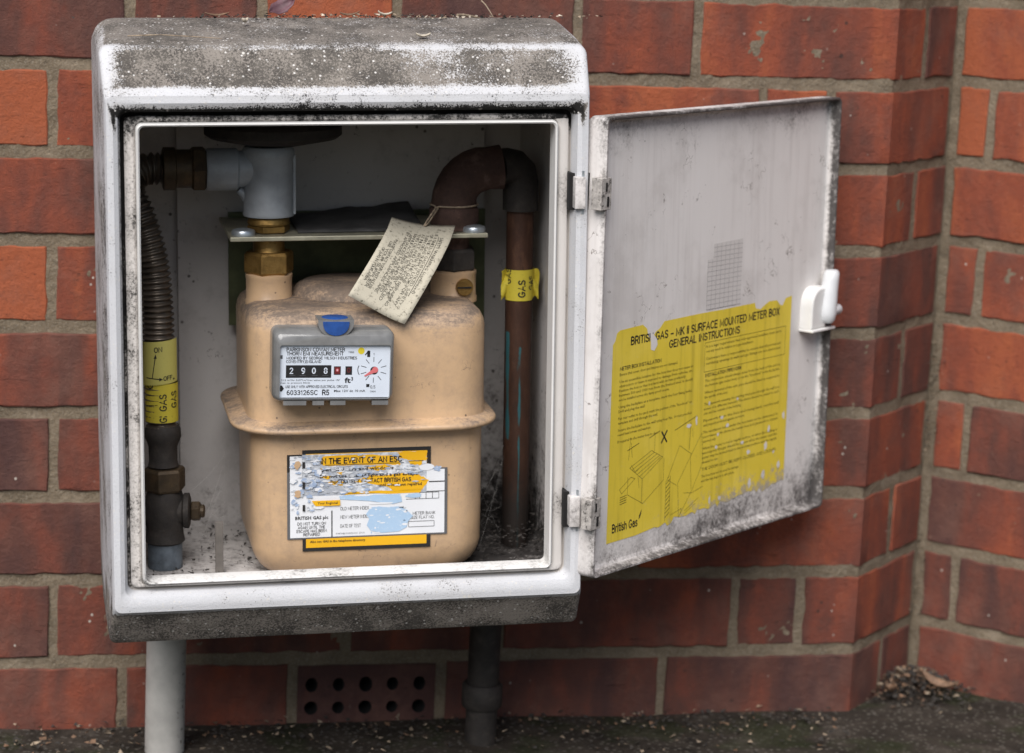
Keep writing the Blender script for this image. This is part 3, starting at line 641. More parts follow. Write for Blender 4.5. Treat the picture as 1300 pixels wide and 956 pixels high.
# rebated face frame inside the rolled lip
fk = [(174.4, -183.8, 191, 6, -238), (173.5, -182.8, 190, 6, -233.5), (172, -181.6, 188.8, 6, -233), (171.4, -181.0, 187.6, 5, -239), (169, -180.4, 186.8, 5, -240.5),
      (165, -179.4, 184.6, 5, -241), (163.6, -178.6, 183.4, 5, -240), (163, -178.2, 183, 5, -238.5)]
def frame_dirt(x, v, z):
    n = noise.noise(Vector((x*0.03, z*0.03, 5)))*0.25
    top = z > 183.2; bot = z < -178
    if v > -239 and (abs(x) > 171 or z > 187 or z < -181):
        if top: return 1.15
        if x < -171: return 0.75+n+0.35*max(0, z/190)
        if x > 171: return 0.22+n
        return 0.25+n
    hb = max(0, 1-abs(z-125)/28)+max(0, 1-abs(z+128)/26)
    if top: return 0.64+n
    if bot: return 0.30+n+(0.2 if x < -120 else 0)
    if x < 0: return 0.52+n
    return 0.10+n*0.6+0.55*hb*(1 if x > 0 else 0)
g = G(); g.loft([ring(-a, a, b, t, r_, v) for a, b, t, r_, v in lerp_rings(fk, [1, 1, 2, 1, 2, 1, 1])]); cab.part('face_frame', g, FRAME, dirt=frame_dirt, smooth=35)
ek = [(163, -178.2, 183, 5, -238.5), (162.4, -177.6, 182.4, 5, -245), (161.4, -176.8, 181.4, 4.5, -246.2), (160.2, -175.8, 180.2, 4, -245), (160, -175.6, 180, 4, -226), (165, -180, 186, 4, -224)]
def edge_dirt(x, v, z):
    n = noise.noise(Vector((x*0.03, z*0.03, 9)))*0.3
    return (0.42 if z < -170 else 0.14 if z > 170 else 0.12)+n
g = G(); g.loft([ring(-a, a, b, t, r_, v) for a, b, t, r_, v in ek]); cab.part('opening_bead', g, EDGE, dirt=edge_dirt, smooth=40)
# liner: side walls, floor, ceiling, back
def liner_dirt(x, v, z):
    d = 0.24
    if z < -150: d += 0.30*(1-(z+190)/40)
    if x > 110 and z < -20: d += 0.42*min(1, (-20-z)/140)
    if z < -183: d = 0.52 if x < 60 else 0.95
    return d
g = G()
lk = [(165, -180, 186, 4, -224), (180, -194, 224, 12, -222), (180, -194, 226, 12, -120), (180, -194, 228, 12, -6)]
g.loft([ring(-a, a, b, t, r_, v) for a, b, t, r_, v in lerp_rings(lk, [1, 4, 4])])
N_ = 16; g.add([(-180+360*i/N_, -6, -194.5+423*j/N_) for j in range(N_+1) for i in range(N_+1)], [(j*(N_+1)+i, j*(N_+1)+i+1, (j+1)*(N_+1)+i+1, (j+1)*(N_+1)+i) for j in range(N_) for i in range(N_)])
cab.part('liner', g, LINER, dirt=liner_dirt, smooth=40)
def grid_box(g, x0, x1, y0, y1, z0, z1, nx, nz, mi=0):
    g.box(x0, x1, y0+0.05, y1, z0, z1, mi)
    g.add([(x0+(x1-x0)*i/nx, y0, z0+(z1-z0)*j/nz) for j in range(nz+1) for i in range(nx+1)], [(j*(nx+1)+i, j*(nx+1)+i+1, (j+1)*(nx+1)+i+1, (j+1)*(nx+1)+i) for j in range(nz) for i in range(nx)], mi)
g = G(); grid_box(g, -118.5, 146, -17, -6.5, -194, 224, 14, 20); cab.part('back_board', g, LINER, dirt=liner_dirt, smooth=30)

# hinges: a knuckle block set in a notch of the rolled lip, with a leaf on the door
for zc in (127, -129):
    g = G(); g.box(171.2, 189, -247, -231, zc-14.5, zc+14.5)           # black box stands in for the shade of a notch in the lip
    h = cab.part('hinge_notch_shade', g, HOLE, smooth=0)
    g = G(); g.box(174.2, 182.6, -256, -240, zc-12.5, zc+12.2, 0, 0.8); g.lathe((181, -250, zc-17), (0, 0, 1), [(2.2, 0), (2.2, 34)], 12, 1)
    cab.part('hinge', g, [DOOR, ZINC], smooth=30, dirt=lambda x, v, z: 0.55)

# ------------------------------------------------------------------ DOOR (child of the cabinet) with label, latch, leaves
DW, DH0, DH1 = 344, -188.5, 181.0           # width, bottom, top measured on the door
ang = R(40.0); H0 = Vector((190.5, -255, 5.0))
dS = Vector((math.cos(ang), math.sin(ang), -0.022)).normalized(); dN = Vector((math.sin(ang), -math.cos(ang), 0))   # dN faces the viewer (inside of the door)
dU = dN.cross(dS).normalized() if dN.cross(dS).z > 0 else dS.cross(dN).normalized()
def dm(s, z, n):                            # door coordinates to cabinet coordinates
    p = H0+dS*s+dU*z+dN*n; return (p.x, p.y, p.z)
def dring(l, r, b, t, rad, n, sx=24, sz=24): return [dm(x, z, n) for x, z in rr(l, r, b, t, rad, 4, sx, sz)]
door = G()
dk = [(6, DW-6, DH0+6, DH1-6, 6, -14), (2, DW-2, DH0+2, DH1-2, 5, -13), (0, DW, DH0, DH1, 5, -9), (0, DW, DH0, DH1, 5, 6.5), (0.6, DW-0.6, DH0+0.6, DH1-0.6, 4.6, 7.5),
      (2.4, DW-1.8, DH0+2.0, DH1-1.8, 4, 7.5), (3.2, DW-2.4, DH0+2.6, DH1-2.4, 4, 7.0), (8.5, DW-4, DH0+4.5, DH1-3.8, 4, -1.0), (10, DW-6, DH0+7, DH1-6, 4, -2.0)]
dloc = []
def dadd(keys, sub):
    rings = []
    for l, r, b, t, rad, n in lerp_rings(keys, sub):
        q = rr(l, r, b, t, rad, 4, 24, 24); dloc.extend((x, z, n) for x, z in q); rings.append([dm(x, z, n) for x, z in q])
    door.loft(rings)
dadd(dk, [1, 1, 2, 1, 1, 1, 2, 1])
nu, nv = 44, 48; gl, gr, gb, gt = 10, DW-6, DH0+7, DH1-6
pts = [(gl+(gr-gl)*i/nu, gb+(gt-gb)*j/nv) for j in range(nv+1) for i in range(nu+1)]
dloc.extend((x, z, -2) for x, z in pts)
door.add([dm(x, z, -2) for x, z in pts], [(j*(nu+1)+i, j*(nu+1)+i+1, (j+1)*(nu+1)+i+1, (j+1)*(nu+1)+i) for j in range(nv) for i in range(nu)])
door.add([dm(6, DH0+6, -14), dm(DW-6, DH0+6, -14), dm(DW-6, DH1-6, -14), dm(6, DH1-6, -14)], [(3, 2, 1, 0)]); dloc.extend([(0, 0, -14)]*4)
_dl = {tuple(p): q for p, q in zip(door.v, dloc)}
def door_dirt(x, v, z):
    s, q, n = _dl[(x, v, z)]; k = noise.noise(Vector((s*0.02, q*0.02, 4)))*0.18
    d = 0.10+k
    if n > 2: d = 0.70+k + (0.25 if q > DH1-6 or s > DW-6 else 0) + (0.12 if q < DH0+7 else 0) - (0.16 if s < 8 and abs(q) < 180 else 0)
    elif s < 14: d = 0.10+k
    b = q-DH0
    if b < 75 and n < 3: d += 0.66*(1-b/75)*(0.6+0.4*min(1, s/120))
    if DH1-q < 42 and n < 3: d += 0.46*(1-(DH1-q)/42)
    r_ = DW-s
    if r_ < 14 and n < 3: d += 0.42*(1-r_/14)
    if r_ < 50 and b < 90 and n < 3: d += 0.25*(1-r_/50)
    if s < 22: d += 0.45*sum(max(0, 1-abs(q-c)/24) for c in (122, -134))
    return d
dr = cab.part('door', door, DOOR, dirt=door_dirt, smooth=35)
for zc in (121.5, -134.5):
    g = G(); L_ = lambda s, z, n: dm(s, z, n)
    def dbox(g, s0, s1, z0, z1, n0, n1, mi=0):
        g.add([dm(s, z, n) for s in (s0, s1) for z in (z0, z1) for n in (n0, n1)], [(0, 1, 3, 2), (4, 6, 7, 5), (0, 4, 5, 1), (2, 3, 7, 6), (0, 2, 6, 4), (1, 5, 7, 3)], mi)
    dbox(g, -6.5, 6.5, zc-12.5, zc+12.5, -1, 8.8); dbox(g, -1.5, 0.5, zc+2, zc+9, 9, 9.6, 1); dbox(g, 0.5, 3.0, zc-10, zc-2, 9, 9.6, 1)
    cab.part('hinge_leaf', g, [plain('dirty_hinge', (0.42, 0.39, 0.36), 0.6, 0.2, 0.3, 200, 0.2, 0.1), HOLE], parent=dr, smooth=30, dirt=lambda x, v, z: 0.3, bevel=0.5)
# instruction label
lab = Print(lambda u, v, h: dm(u, v, -1.85+h))
def lx(X): return 29.5+(X-100)*0.2335       # label layout: X 95..1215 across, v measured in mm on the door
l0, l1, b0, t0 = 29.5, 291, -166.5, 9.0
top = [(l0, t0-12), (l0+3, t0-9), (l0+5, t0-3), (l0+9, t0-1)]
x = l0+40
edge_top = [(l0+40, t0), (l0+46, t0-4), (l0+48, t0-11), (l0+53, t0-13), (l0+58, t0-8), (l0+64, t0-5.5), (l0+70, t0-0.5), (l0+120, t0), (l0+160, t0-0.3), (l0+203, t0), (l0+205, t0-5), (l0+212, t0-6.5), (l0+220, t0-3),
            (l0+226, t0-1), (l0+238, t0-1.5), (l0+243, t0-6), (l0+247, t0-7), (l0+252, t0-1), (l1, t0)]
brt = random.Random(3)
bot = [(l0, b0), (l0+40, b0), (l0+66, b0+2)]
u = l0+72
while u < l1-4:
    f = (u-l0-72)/(l1-l0-72); bot.append((u, b0+2+6*f+brt.uniform(-2.5, 3.5))); u += brt.uniform(3, 6)
bot.append((l1, b0+10))
cols = 56
def interp(pl, x):
    for (a, b), (c, d) in zip(pl, pl[1:]):
        if a <= x <= c: return b+(d-b)*(x-a)/max(1e-6, c-a)
    return pl[-1][1]
tp = top+edge_top; xs_ = sorted(set([l0+(l1-l0)*i/cols for i in range(cols+1)]+[p[0] for p in tp]+[p[0] for p in bot])); rows = 14
vs = []
for j in range(rows+1):
    for xx in xs_: a = interp(bot, xx); b = interp(tp, xx); vs.append((xx, a+(b-a)*j/rows))
n_ = len(xs_); lab.put(vs, [(j*n_+i, j*n_+i+1, (j+1)*n_+i+1, (j+1)*n_+i) for j in range(rows) for i in range(n_-1)], 0.1, 0)
h = 0.2
lab.text('BRITISH GAS \u2013 MK II SURFACE MOUNTED METER BOX', 53.5, -5.5, 6.0, h, 1, width=219, bold=0.022)
lab.text('GENERAL INSTRUCTIONS', 107, -14.5, 5.8, h, 1, width=104, bold=0.022)
lab.poly([(l0+50, t0-5), (l0+56, t0-10.5), (l0+60, t0-14), (l0+61, t0-19), (l0+57, t0-23.5), (l0+52, t0-22), (l0+51.5, t0-16)], 0.26, 3)
def para(lines, u, v, w_, cap=2.3, lead=4.1, bold=0.004):
    for t in lines:
        if t:
            full = t.endswith('|'); t = t.rstrip('|')
            lab.text(t, u, v, cap, h, 2, width=w_ if full else min(w_, len(t)*cap*0.66), bold=bold)
        v -= lead if t else lead*0.55
    return v
lc, rc, lw, rw_ = 40, 161.5, 103, 115
lab.text('METER BOX INSTALLATION', lc, -25, 2.7, h, 1, width=57, bold=0.02)
para(['Ensure that cover, door and fixtures are not damaged.', '', 'Use an accessible location for the box that does not cause an|', 'obstruction or leave it exposed to damage from vehicles, etc.|', 'Position the box so that it is level with its base preferably', 'between 500 and 1000 mm from the finished level. It should|', 'not be installed across the damp proof course.', '',
      'Using the backplate as a template, mark the four fixing holes.|', 'Drill and plug the wall.', '', 'For rear outlet to be used, mark the position of the "knockout" on|', 'template and drill through the wall.', '', 'Secure the backplate to the wall using four No. 10 rust proofed|', 'round head screws and washers.', '', 'If required fit the meter box to door.'], lc, -29.5, lw, 2.3, 3.75)
lab.loop([(rc-2, -17), (l1-8, -17), (l1-8, -42), (rc-2, -42)], 0.35, h, 2)
para(['It is a legal requirement that only approved installers must carry|', 'out any work in relation to a gas installation.', '', 'Customers have a responsibility to ensure that all permanent|', 'ventilating openings in walls and gas fittings are not obstructed.|'], rc, -21.5, rw_, 2.3, 4.1)
lab.text('INSTALLATION PIPEWORK', rc, -46.5, 2.6, h, 1, width=55, bold=0.02)
para(['The connection should always enter from the back of the unit as|', 'the bottom (gas meter box) or via the "knockout" in the backplate.|', '', 'Where terminal of the exit, pipe should be fixed as required to|', 'the spindle of the box.', '', 'The pipework entering the building must pass through the wall in a|', 'sleeve of a different material. The sleeve should be sealed to each|', 'side and the outside of the building.', '', 'Pipework from the box and rising land, reinforced|', 'and properly protected against corrosion.', '', 'The ventilation holes under the box must not be obstructed. In|', 'accordance with above the meter box and pipework to remain|', 'exposed only.', '', 'When the meter is not in regular service, or when the building is|', 'unoccupied, the gas should be turned off at the meter and the|', 'meter may be turned back to the normal position and the supply|', 'resealed to use.', '', 'THE DOOR MUST BE KEPT CLOSED AND LOCKED.|', '', 'This box must not be used for storage', 'and the key kept in a safe place.'], rc, -51, rw_, 2.3, 3.95)
lab.text('British Gas', 36.5, -158.5, 6.4, h, 1, width=35, bold=0.02)
lab.poly([(72.8, -153.6), (74.6, -152.4), (76.2, -149), (76.8, -145.2), (75.4, -147.6), (73.6, -150)], h, 1)
lab.line(101, -84, 109, -94, 1.6, h, 1); lab.line(109, -84, 101, -94, 1.6, h, 1)
def pl(*p, w_=0.5):
    for (a, b), (c, d) in zip(p, p[1:]): lab.line(a, b+(19 if a < 108 else 8), c, d+(19 if a < 108 else 8), w_*0.62, h, 2)
# picture of a pipe entering the box, and of the open box against a hatched wall
pl((58, -127), (88, -117), (104, -125), (76, -139), (58, -127)); pl((60, -125), (66, -132), (74, -128)); pl((62, -129), (92, -119)); pl((66, -131), (96, -121)); pl((69, -134), (99, -123)); pl((72, -136.5), (101, -124.5))
pl((56, -134), (56, -149), (78, -160), (106, -145), (106, -126)); pl((76, -139), (76, -160)); pl((56, -120), (58, -104)); pl((61, -119), (59, -106)); pl((45, -143), (60, -135), (66, -137), (48, -147), (45, -143)); pl((70, -136), (72, -146)); pl((92, -118), (92, -104))
for k in range(4): pl((46, -150-k*1.9), (55, -149-k*1.9), w_=0.8)
pl((112, -134), (128, -108), (142, -116), (146, -118)); pl((110, -170), (110, -136), (114, -132)); pl((116, -160), (116, -132)); pl((127, -140), (160, -102), (163, -128), (148, -150), (130, -170), (127, -140)); pl((144, -118), (147, -149)); pl((143, -90), (142, -114), w_=0.9); pl((112, -135), (126, -142)); pl((136, -150), (148, -152), (164, -149)); pl((146, -96), (147, -104))
for k in range(9): pl((110.2, -138-k*3.6), (115.8, -134.5-k*3.6), w_=0.9)
pl((118, -166), (134, -163), (132, -168)); pl((138, -166), (158, -158)); pl((138, -168.5), (154, -162)); pl((120, -94), (152, -86), w_=0.8); pl((84, -106), (99, -102), w_=0.8); pl((54, -112), (70, -108), w_=0.8)
for (u_, v_, a, b, k) in ((140, -85, 5, 2.2, 1), (151, -82, 2, 5, 2), (169, -70, 2, 2.5, 3), (189, -85, 3, 2, 4), (198, -93, 3.5, 2.5, 5), (184, -99, 2.5, 2, 6), (222, -112, 3, 2, 7), (263, -106, 2, 4, 8), (259, -121, 3, 5, 9), (232, -122, 4, 2.5, 10), (286, -97, 2.5, 5, 11), (257, -146, 3.5, 6, 12), (236, -151, 3, 6, 13), (281, -141, 3, 5, 14), (175, -155, 2, 5, 15), (190, -156, 3, 3, 16), (182, -110, 3, 2, 17), (272, -128, 2, 2, 18), (212, -72, 2, 1.5, 19)):
    lab.blob(u_, v_, a, b, 0.27, 3, 12, 0.5, k)
def lab_dirt(x, y, z):
    p = Vector((x, y, z))-H0; s = p.dot(dS); q = p.dot(dU)
    return max(0, 0.62*(1-(q-b0)/42))*(0.25+0.75*min(1, max(0, (s-80)/140))) + 0.08
cab.part('instruction_label', lab, [YLABEL, INK, INKY, DOOR], parent=dr, smooth=0, dirt=lab_dirt, recalc=False)
# graph-paper sticker
st = Print(lambda u, v, h: dm(u, v, -1.85+h)); a0, a1, c0, c1 = 159, 210, 11, 67
st.poly([(a0, c0), (a1, c0), (a1, c1), (a0+8, c1-1), (a0+8, c1-13), (a0, c1-14)], 0.1, 0)
k = a0
while k <= a1+0.1: st.line(k, c0, k, c1-14 if k < a0+8 else c1-1, 0.26, 0.17, 1); k += 6.4
k = c0
while k <= c1-0.5: st.line(a0 if k < c1-14 else a0+8, k, a1, k, 0.26, 0.17, 1); k += 4.0
cab.part('grid_sticker', st, [sheet_mat('grid_paper', (0.62, 0.585, 0.56), (0.3, 0.28, 0.27), 0.5, 0.58), sheet_mat('faint_grid_ink', (0.22, 0.21, 0.21), (0.5, 0.5, 0.5), 0.6, 0.55)], parent=dr, smooth=0, recalc=False)
# latch: arched housing with a ledge, and the lever knob on the door edge
g = G()
arch = [(306, -22), (306, -2), (307.2, 5), (310, 10), (314, 13), (319, 14.5), (324, 14.5), (330, 14.5), (330, -22)]
g.loft([[dm(a, z, n) for a, z in arch] for n in (-2, 9)], 0, False, False)
ia = [(318+(a-318)*0.9, -3+(z+3)*0.93) for a, z in arch]
g.add([dm(a, z, 10.5) for a, z in ia]+[dm(a, z, 9) for a, z in arch], [tuple(range(9))]+[(i, (i+1) % 9, 9+(i+1) % 9, 9+i) for i in range(9)])
g.add([dm(s, z, n) for s in (304.5, 342) for z in (-24.5, -22) for n in (-2, 13)], [(0, 1, 3, 2), (4, 6, 7, 5), (0, 4, 5, 1), (2, 3, 7, 6), (0, 2, 6, 4), (1, 5, 7, 3)])
la = cab.part('latch', g, WHITEP, parent=dr, smooth=35, bevel=0.7)
g = G()
kp = [(331, -18, 5, 7), (331, -15, 8, 9.5), (331.2, -9, 9.4, 10.5), (332, 0, 8.8, 10), (333.5, 11, 8.0, 9.4), (335, 20, 7.8, 9), (336, 26, 7.4, 8.6), (336.3, 28.5, 5.6, 6.6)]
g.loft([[dm(s+a*math.cos(t*math.pi/10), z, 10+b*math.sin(t*math.pi/10)*0.8) for t in range(20)] for s, z, a, b in kp], 0, True, True)
g.lathe(dm(334, -7, 13), tuple(dS), [(4.8, 0), (4.8, 10.5), (4, 11.5)], 18)
cab.part('latch_lever', g, plain('pale_grey_plastic', (0.62, 0.63, 0.64), 0.45, 0, 0.05, 50), parent=dr, smooth=50)

# ------------------------------------------------------------------ GAS METER
gm = T('gas_meter', (15, -122, -187), 'tan enamelled domestic gas meter with a white dial inside the cabinet', 'gas meter')
def mring(l, r, f, b, rad, z): return [(x, y, z) for x, y in rr(l, r, f, b, rad, 7, 12, 6)]
def mdirt(x, v, z):
    n = noise.noise(Vector((x*0.03, v*0.03, z*0.03)))*0.2
    d = 0.02
    if z > 14: d = 0.58+n+0.22*min(1, (z-14)/10)
    elif z > 1: d = 0.12+n+0.42*(z-1)/13
    if -60 < z < -48: d += 0.18
    if z < -150: d += 0.10
    return d
g = G(); A0, A1, F0, F1 = -74, 119, -200, -42
up = [(-1.5, -66), (0, -60), (0, -40), (0, -15), (0, 10)]+[(14*(1-math.cos(R(t))), 10+16*math.sin(R(t))) for t in (20, 40, 60, 78)]+[(20, 26.6), (45, 27)]
g.loft([mring(A0+i, A1-i, F0+i, F1-i, max(4, 30-i*0.4), z) for i, z in up], 0, True, True)
dome = [(0, 26), (1.5, 30), (5, 34.5), (11, 37.5), (20, 38.2)]
g.loft([[(16+(48-i)*math.cos(t*math.pi/16), -112+(46-i)*math.sin(t*math.pi/16), z) for t in range(32)] for i, z in dome], 0, False, True)
gmu = gm.part('upper_casing', g, TAN, dirt=mdirt, smooth=50)
g = G(); Lr = 30
lo = [(1.0, -69), (0, -72), (0, -100), (0, -140)]+[(Lr*(1-math.cos(R(t)))*0.75, -163-Lr*math.sin(R(t))) for t in (10, 22, 34, 46, 58, 70, 80, 89)]
g.loft([mring(A0+2+i, A1-2-i, F0+0.5+i*0.7, F1-i, max(5, 28-i*0.2), z) for i, z in lo], 0, True, True)
gml = gm.part('lower_casing', g, TAN, dirt=mdirt, smooth=50)
g = G()
fl = [(-3, -60.5), (3, -62), (9, -64), (12.5, -64.6), (14, -66.4), (13.6, -68.4), (12, -69.6), (7, -69.3), (-2, -69.3)]
g.loft([mring(A0-i, A1+i*0.75, F0-i, F1+i, 32+i, z) for i, z in fl])
def fdirt(x, v, z): return (0.66 if z > -65 else 0.34)+noise.noise(Vector((x*0.05, v*0.05, 2)))*0.25 - (0.12 if v < -195 and z > -65 else 0)
gm.part('seam_flange', g, TAN, dirt=fdirt, smooth=60)
for cx, brass in ((-51, True), (102, False)):
    g = G(); g.lathe((cx, -120, 20), (0, 0, 1), [(19.6, 0), (19.6, 4), (18.8, 5), (18.8, 22), (19.2, 23), (19.2, 25.5), (17, 26.5)], 36)
    cc = gm.part('collar', g, TAN, dirt=lambda x, v, z: 0.22 if z < 24 else 0.08, smooth=40)
    if not brass:
        g = G(); g.lathe((108, -139.0, 34), (0.12, -1, 0), [(7.2, -2), (7.2, 2), (6.6, 2.8), (0.1, 2.8)], 20); g.box(101.8, 113.6, -142.7, -141.5, 33.5, 34.7, 1)
        gm.part('screw', g, [BRASS, HOLE], parent=cc, smooth=30, dirt=lambda x, v, z: 0.25)
    g = G(); g.hexnut((cx, -120, 0), (0, 0, 1), 36 if brass else 34, 45.5, 64.5, 0, R(8 if brass else 22)); g.lathe((cx, -120, 44), (0, 0, 1), [(16, 0), (16, 2.2)], 30)
    gm.part('union_nut', g, BRASS if brass else IRON, smooth=20, label='bright brass union nut' if brass else 'dark rusty union nut', bevel=0.6)
    g = G(); g.lathe((cx, -120, 64), (0, 0, 1), [(13.5, 0), (13, 1), (13, 13)], 28); gm.part('union_tail', g, BRASS if brass else RUST, smooth=40)
# index: smoky clear case, white plate with print, drums, pointer, clear lens, blue seal
IR = Matrix.Rotation(R(1.4), 3, 'Y'); IC = Vector((-10.5, -215, -12.5))
def im(x, v, z): p = IC+IR @ (Vector((x, v, z))-IC); return (p.x, p.y, p.z)
def iring(l, r, b, t, rad, v): return [im(x, v, z) for x, z in rr(l, r, b, t, rad, 5, 2, 2)]
g = G(); l, r, b, t = -58.5, 37.3, -40.3, 16.8
g.loft([iring(l, r, b, t, 6, -199), iring(l, r, b, t, 6, -221), iring(l+0.8, r-0.8, b+0.8, t-1.5, 6, -224.5), iring(l+2.5, r-2.5, b+2, t-4, 5, -227), iring(l+5.2, r-3.4, b+3.0, t-11.2, 2, -227.6), iring(l+5.4, r-3.6, b+3.2, t-11.4, 2, -224.5)], 0)
for x0, x1 in ((-50, -32), (-27, -18), (-13, -1), (20, 33)): g.add([im(x, v, z) for x in (x0, x1) for v in (-226.5, -214) for z in (-42.6, -39)], [(0, 1, 3, 2), (4, 6, 7, 5), (0, 4, 5, 1), (2, 3, 7, 6), (0, 2, 6, 4), (1, 5, 7, 3)])
ix = gm.part('index_case', g, CLEARG, smooth=40, dirt=lambda x, v, z: 0.18 if z > 8 else 0.1)
pr = Print(lambda u, v, h: im(-10.1+(u-655)*0.0912, -224.9-h, 5.4-(v-350)*0.0952))
def ptext(t, u, v, cap, w_, bold=0.0, mi=1): # v is baseline in layout units (down positive)
    vs, fs = glyphs(t, bold, 2); x0 = min(p[0] for p in vs); x1 = max(p[0] for p in vs); k = cap/_cap; kx = w_/(x1-x0)
    pr.put([(u+(x-x0)*kx, v-y*k) for x, y in vs], fs, 0.18, mi)
pr.rect(172, 342, 1138, 792, 0.0, 0)
ptext('PARKINSON COWAN METER', 238, 402, 27, 505, 0.02); ptext('THORN EMI MEASUREMENT', 240, 436, 27, 492, 0.02); ptext('1986', 772, 418, 14, 50)
ptext('MODIFIED BY GEORGE WILSON INDUSTRIES', 238, 470, 21, 610, 0.015); ptext('COVENTRY,ENGLAND', 236, 500, 21, 303, 0.015)
pr.rect(236, 520, 628, 626, 0.1, 1)
for d_, X in zip('2908', (266, 368, 460, 562)): ptext(d_, X, 589, 45, 34 if d_ != '2' else 32, 0.02, 0)
for X in (266, 355, 458, 552): pr.line(X, 608, X+52, 606, 4, 0.19, 5)
pr.rect(650, 530, 710, 602, 0.1, 1); pr.rect(656, 536, 704, 596, 0.14, 3); pr.disc(680, 562, 13, 0.18, 2, 10); pr.disc(680, 562, 5, 0.22, 0, 8)
pr.rect(750, 530, 808, 602, 0.1, 1); ptext('0', 764, 580, 36, 30, 0.01, 3)
ptext('ft', 745, 668, 42, 52, 0.03); ptext('3', 800, 648, 26, 18, 0.03)
ptext('212 m\u00b3/hr 0.071m\u00b3/rev value per pulse 1ft\u00b3', 196, 652, 14, 508); ptext('max. w. pressure 50mb', 190, 674, 13, 255); ptext('USE ONLY WITH APPROVED ELECTRICAL CIRCUITS', 234, 710, 19, 540, 0.012)
ptext('6033126SC', 246, 768, 36, 268, 0.012); ptext('R5', 552, 770, 40, 62, 0.025); ptext('Max 12V dc 10 mA', 655, 746, 19, 272, 0.01); ptext('1991', 968, 750, 13, 48)
pr.disc(884, 400, 29, 0.12, 4); pr.line(918, 436, 952, 398, 9, 0.12, 1); pr.rect(936, 400, 962, 452, 0.12, 1); ptext('1', 990, 436, 16, 8, 0.02)
for k in range(10):
    a = R(36*k+90)
    if k in (3,): pass
    pr.line(995+66*math.cos(a), 560-66*math.sin(a)*1.0, 995+116*math.cos(a), 560-108*math.sin(a), 5, 0.12, 1)
for k in range(6):
    a0, a1 = R(158+k*8), R(166+k*8); pr.line(995+138*math.cos(a0), 560-105*math.sin(a0)*0.9, 995+138*math.cos(a1), 560-105*math.sin(a1)*0.9, 6, 0.12, 1)
pr.disc(1000, 566, 34, 0.15, 1); pr.poly([(912, 610), (922, 616), (1030, 574), (1026, 540), (1004, 538), (980, 560)], 0.4, 2); pr.disc(1008, 560, 26, 0.42, 2)
ptext('0.5', 970, 716, 24, 44); pr.rect(934, 680, 962, 706, 0.12, 1); pr.rect(186, 436, 206, 466, 0.12, 5); pr.poly([(188, 690), (204, 690), (222, 716), (206, 740), (188, 740)], 0.12, 1)
gm.part('dial_plate', pr, [PLATE, INK, RED, DKRED, YDOT, INKG], parent=ix, smooth=0, recalc=False)
g = G(); g.add([im(l+5, -227.4, b+3), im(r-3.2, -227.4, b+3), im(r-3.2, -227.4, t-11), im(l+5, -227.4, t-11)], [(0, 1, 2, 3)]); gm.part('lens', g, LENS, parent=ix, smooth=0)
g = G()
def cup(g, cx, z0, z1, r, v0, v1, mi):
    N = 18; pts = [(cx+r*math.cos(math.pi+math.pi*k/N)*(1.0), z0+(z1-z0)*(1-math.sin(math.pi*k/N)**0.8)) for k in range(N+1)]
    g.loft([[im(x, v, z) for x, z in pts] for v in (v0, v1)], mi, True, True)
cup(g, -9.8, 11.5, 25.5, 14.2, -205, -226.5, 0); gm.part('seal_cup', g, CLEARG, parent=ix, smooth=40)
g = G(); cup(g, -9.8, 13.2, 24.2, 10.4, -207, -227.6, 0); g.lathe(im(-9.8, -214, 24.2), (0, 0, 1), [(10.6, 0), (10.8, 1.2), (9.6, 1.8)], 26); gm.part('seal_plug', g, BLUE, parent=ix, smooth=40)
# peeling emergency sticker on the lower casing
sk = Print(lambda u, v, h: (-44.9+(u-125)*0.1277, -200.3-h, -87.8-(v-85)*0.1335))
def stext(t, u, v, cap, w_, bold=0.0, mi=1, h=0.5):
    vs, fs = glyphs(t, bold, 1); x0 = min(p[0] for p in vs); x1 = max(p[0] for p in vs); k = cap/_cap; kx = w_/(x1-x0)
    sk.put([(u+(x-x0)*kx, v-y*k) for x, y in vs], fs, h, mi)
sk.rect(218, 62, 1033, 690, 0.0, 1); sk.rect(240, 86, 1008, 668, 0.08, 2)
sk.rect(122, 196, 1140, 612, 0.16, 6); sk.rect(122, 88, 216, 200, 0.14, 1); sk.rect(140, 98, 216, 339, 0.24, 0); sk.rect(140, 340, 1122, 603, 0.24, 0); sk.rect(1000, 205, 1122, 345, 0.24, 0)
def jag(pts, n, amp, seed):
    rg = random.Random(seed); out = []
    for i in range(len(pts)):
        (a, b), (c, d) = pts[i], pts[(i+1) % len(pts)]
        for k in range(n): out.append((a+(c-a)*k/n+rg.uniform(-amp, amp), b+(d-b)*k/n+rg.uniform(-amp, amp)*0.6))
    return out
sk.rect(217, 90, 1006, 346, 0.30, 3)            # print scraped off down to its torn backing
for i, q in enumerate(([(330, 104), (560, 98), (800, 108), (840, 168), (600, 164), (345, 160)], [(820, 92), (1006, 88), (1006, 150), (905, 146), (830, 128)], [(540, 262), (640, 232), (860, 226), (960, 238), (1018, 270), (985, 318), (800, 334), (740, 300)],
        [(480, 346), (520, 330), (980, 326), (960, 345)], [(890, 152), (985, 150), (970, 176), (900, 172)], [(620, 178), (735, 165), (800, 190), (700, 202)], [(430, 206), (470, 200), (462, 220)], [(300, 182), (345, 178), (340, 202)], [(330, 228), (400, 226), (390, 246)], [(370, 255), (480, 262), (470, 285), (390, 280)])):
    sk.poly(jag(q, 5, 7, i), 0.36+0.01*i, 2)
stext('IN THE EVENT OF AN ESC', 332, 148, 31, 516, 0.03, h=0.6); sk.rect(360, 156, 860, 159, 0.6, 1); sk.rect(890, 147, 985, 150, 0.6, 1)
stext('Open all doors and windows', 305, 195, 20, 490, 0.02, h=0.6); stext('Do not use a naked light and a gas escape', 330, 236, 20, 620, 0.02, h=0.6)
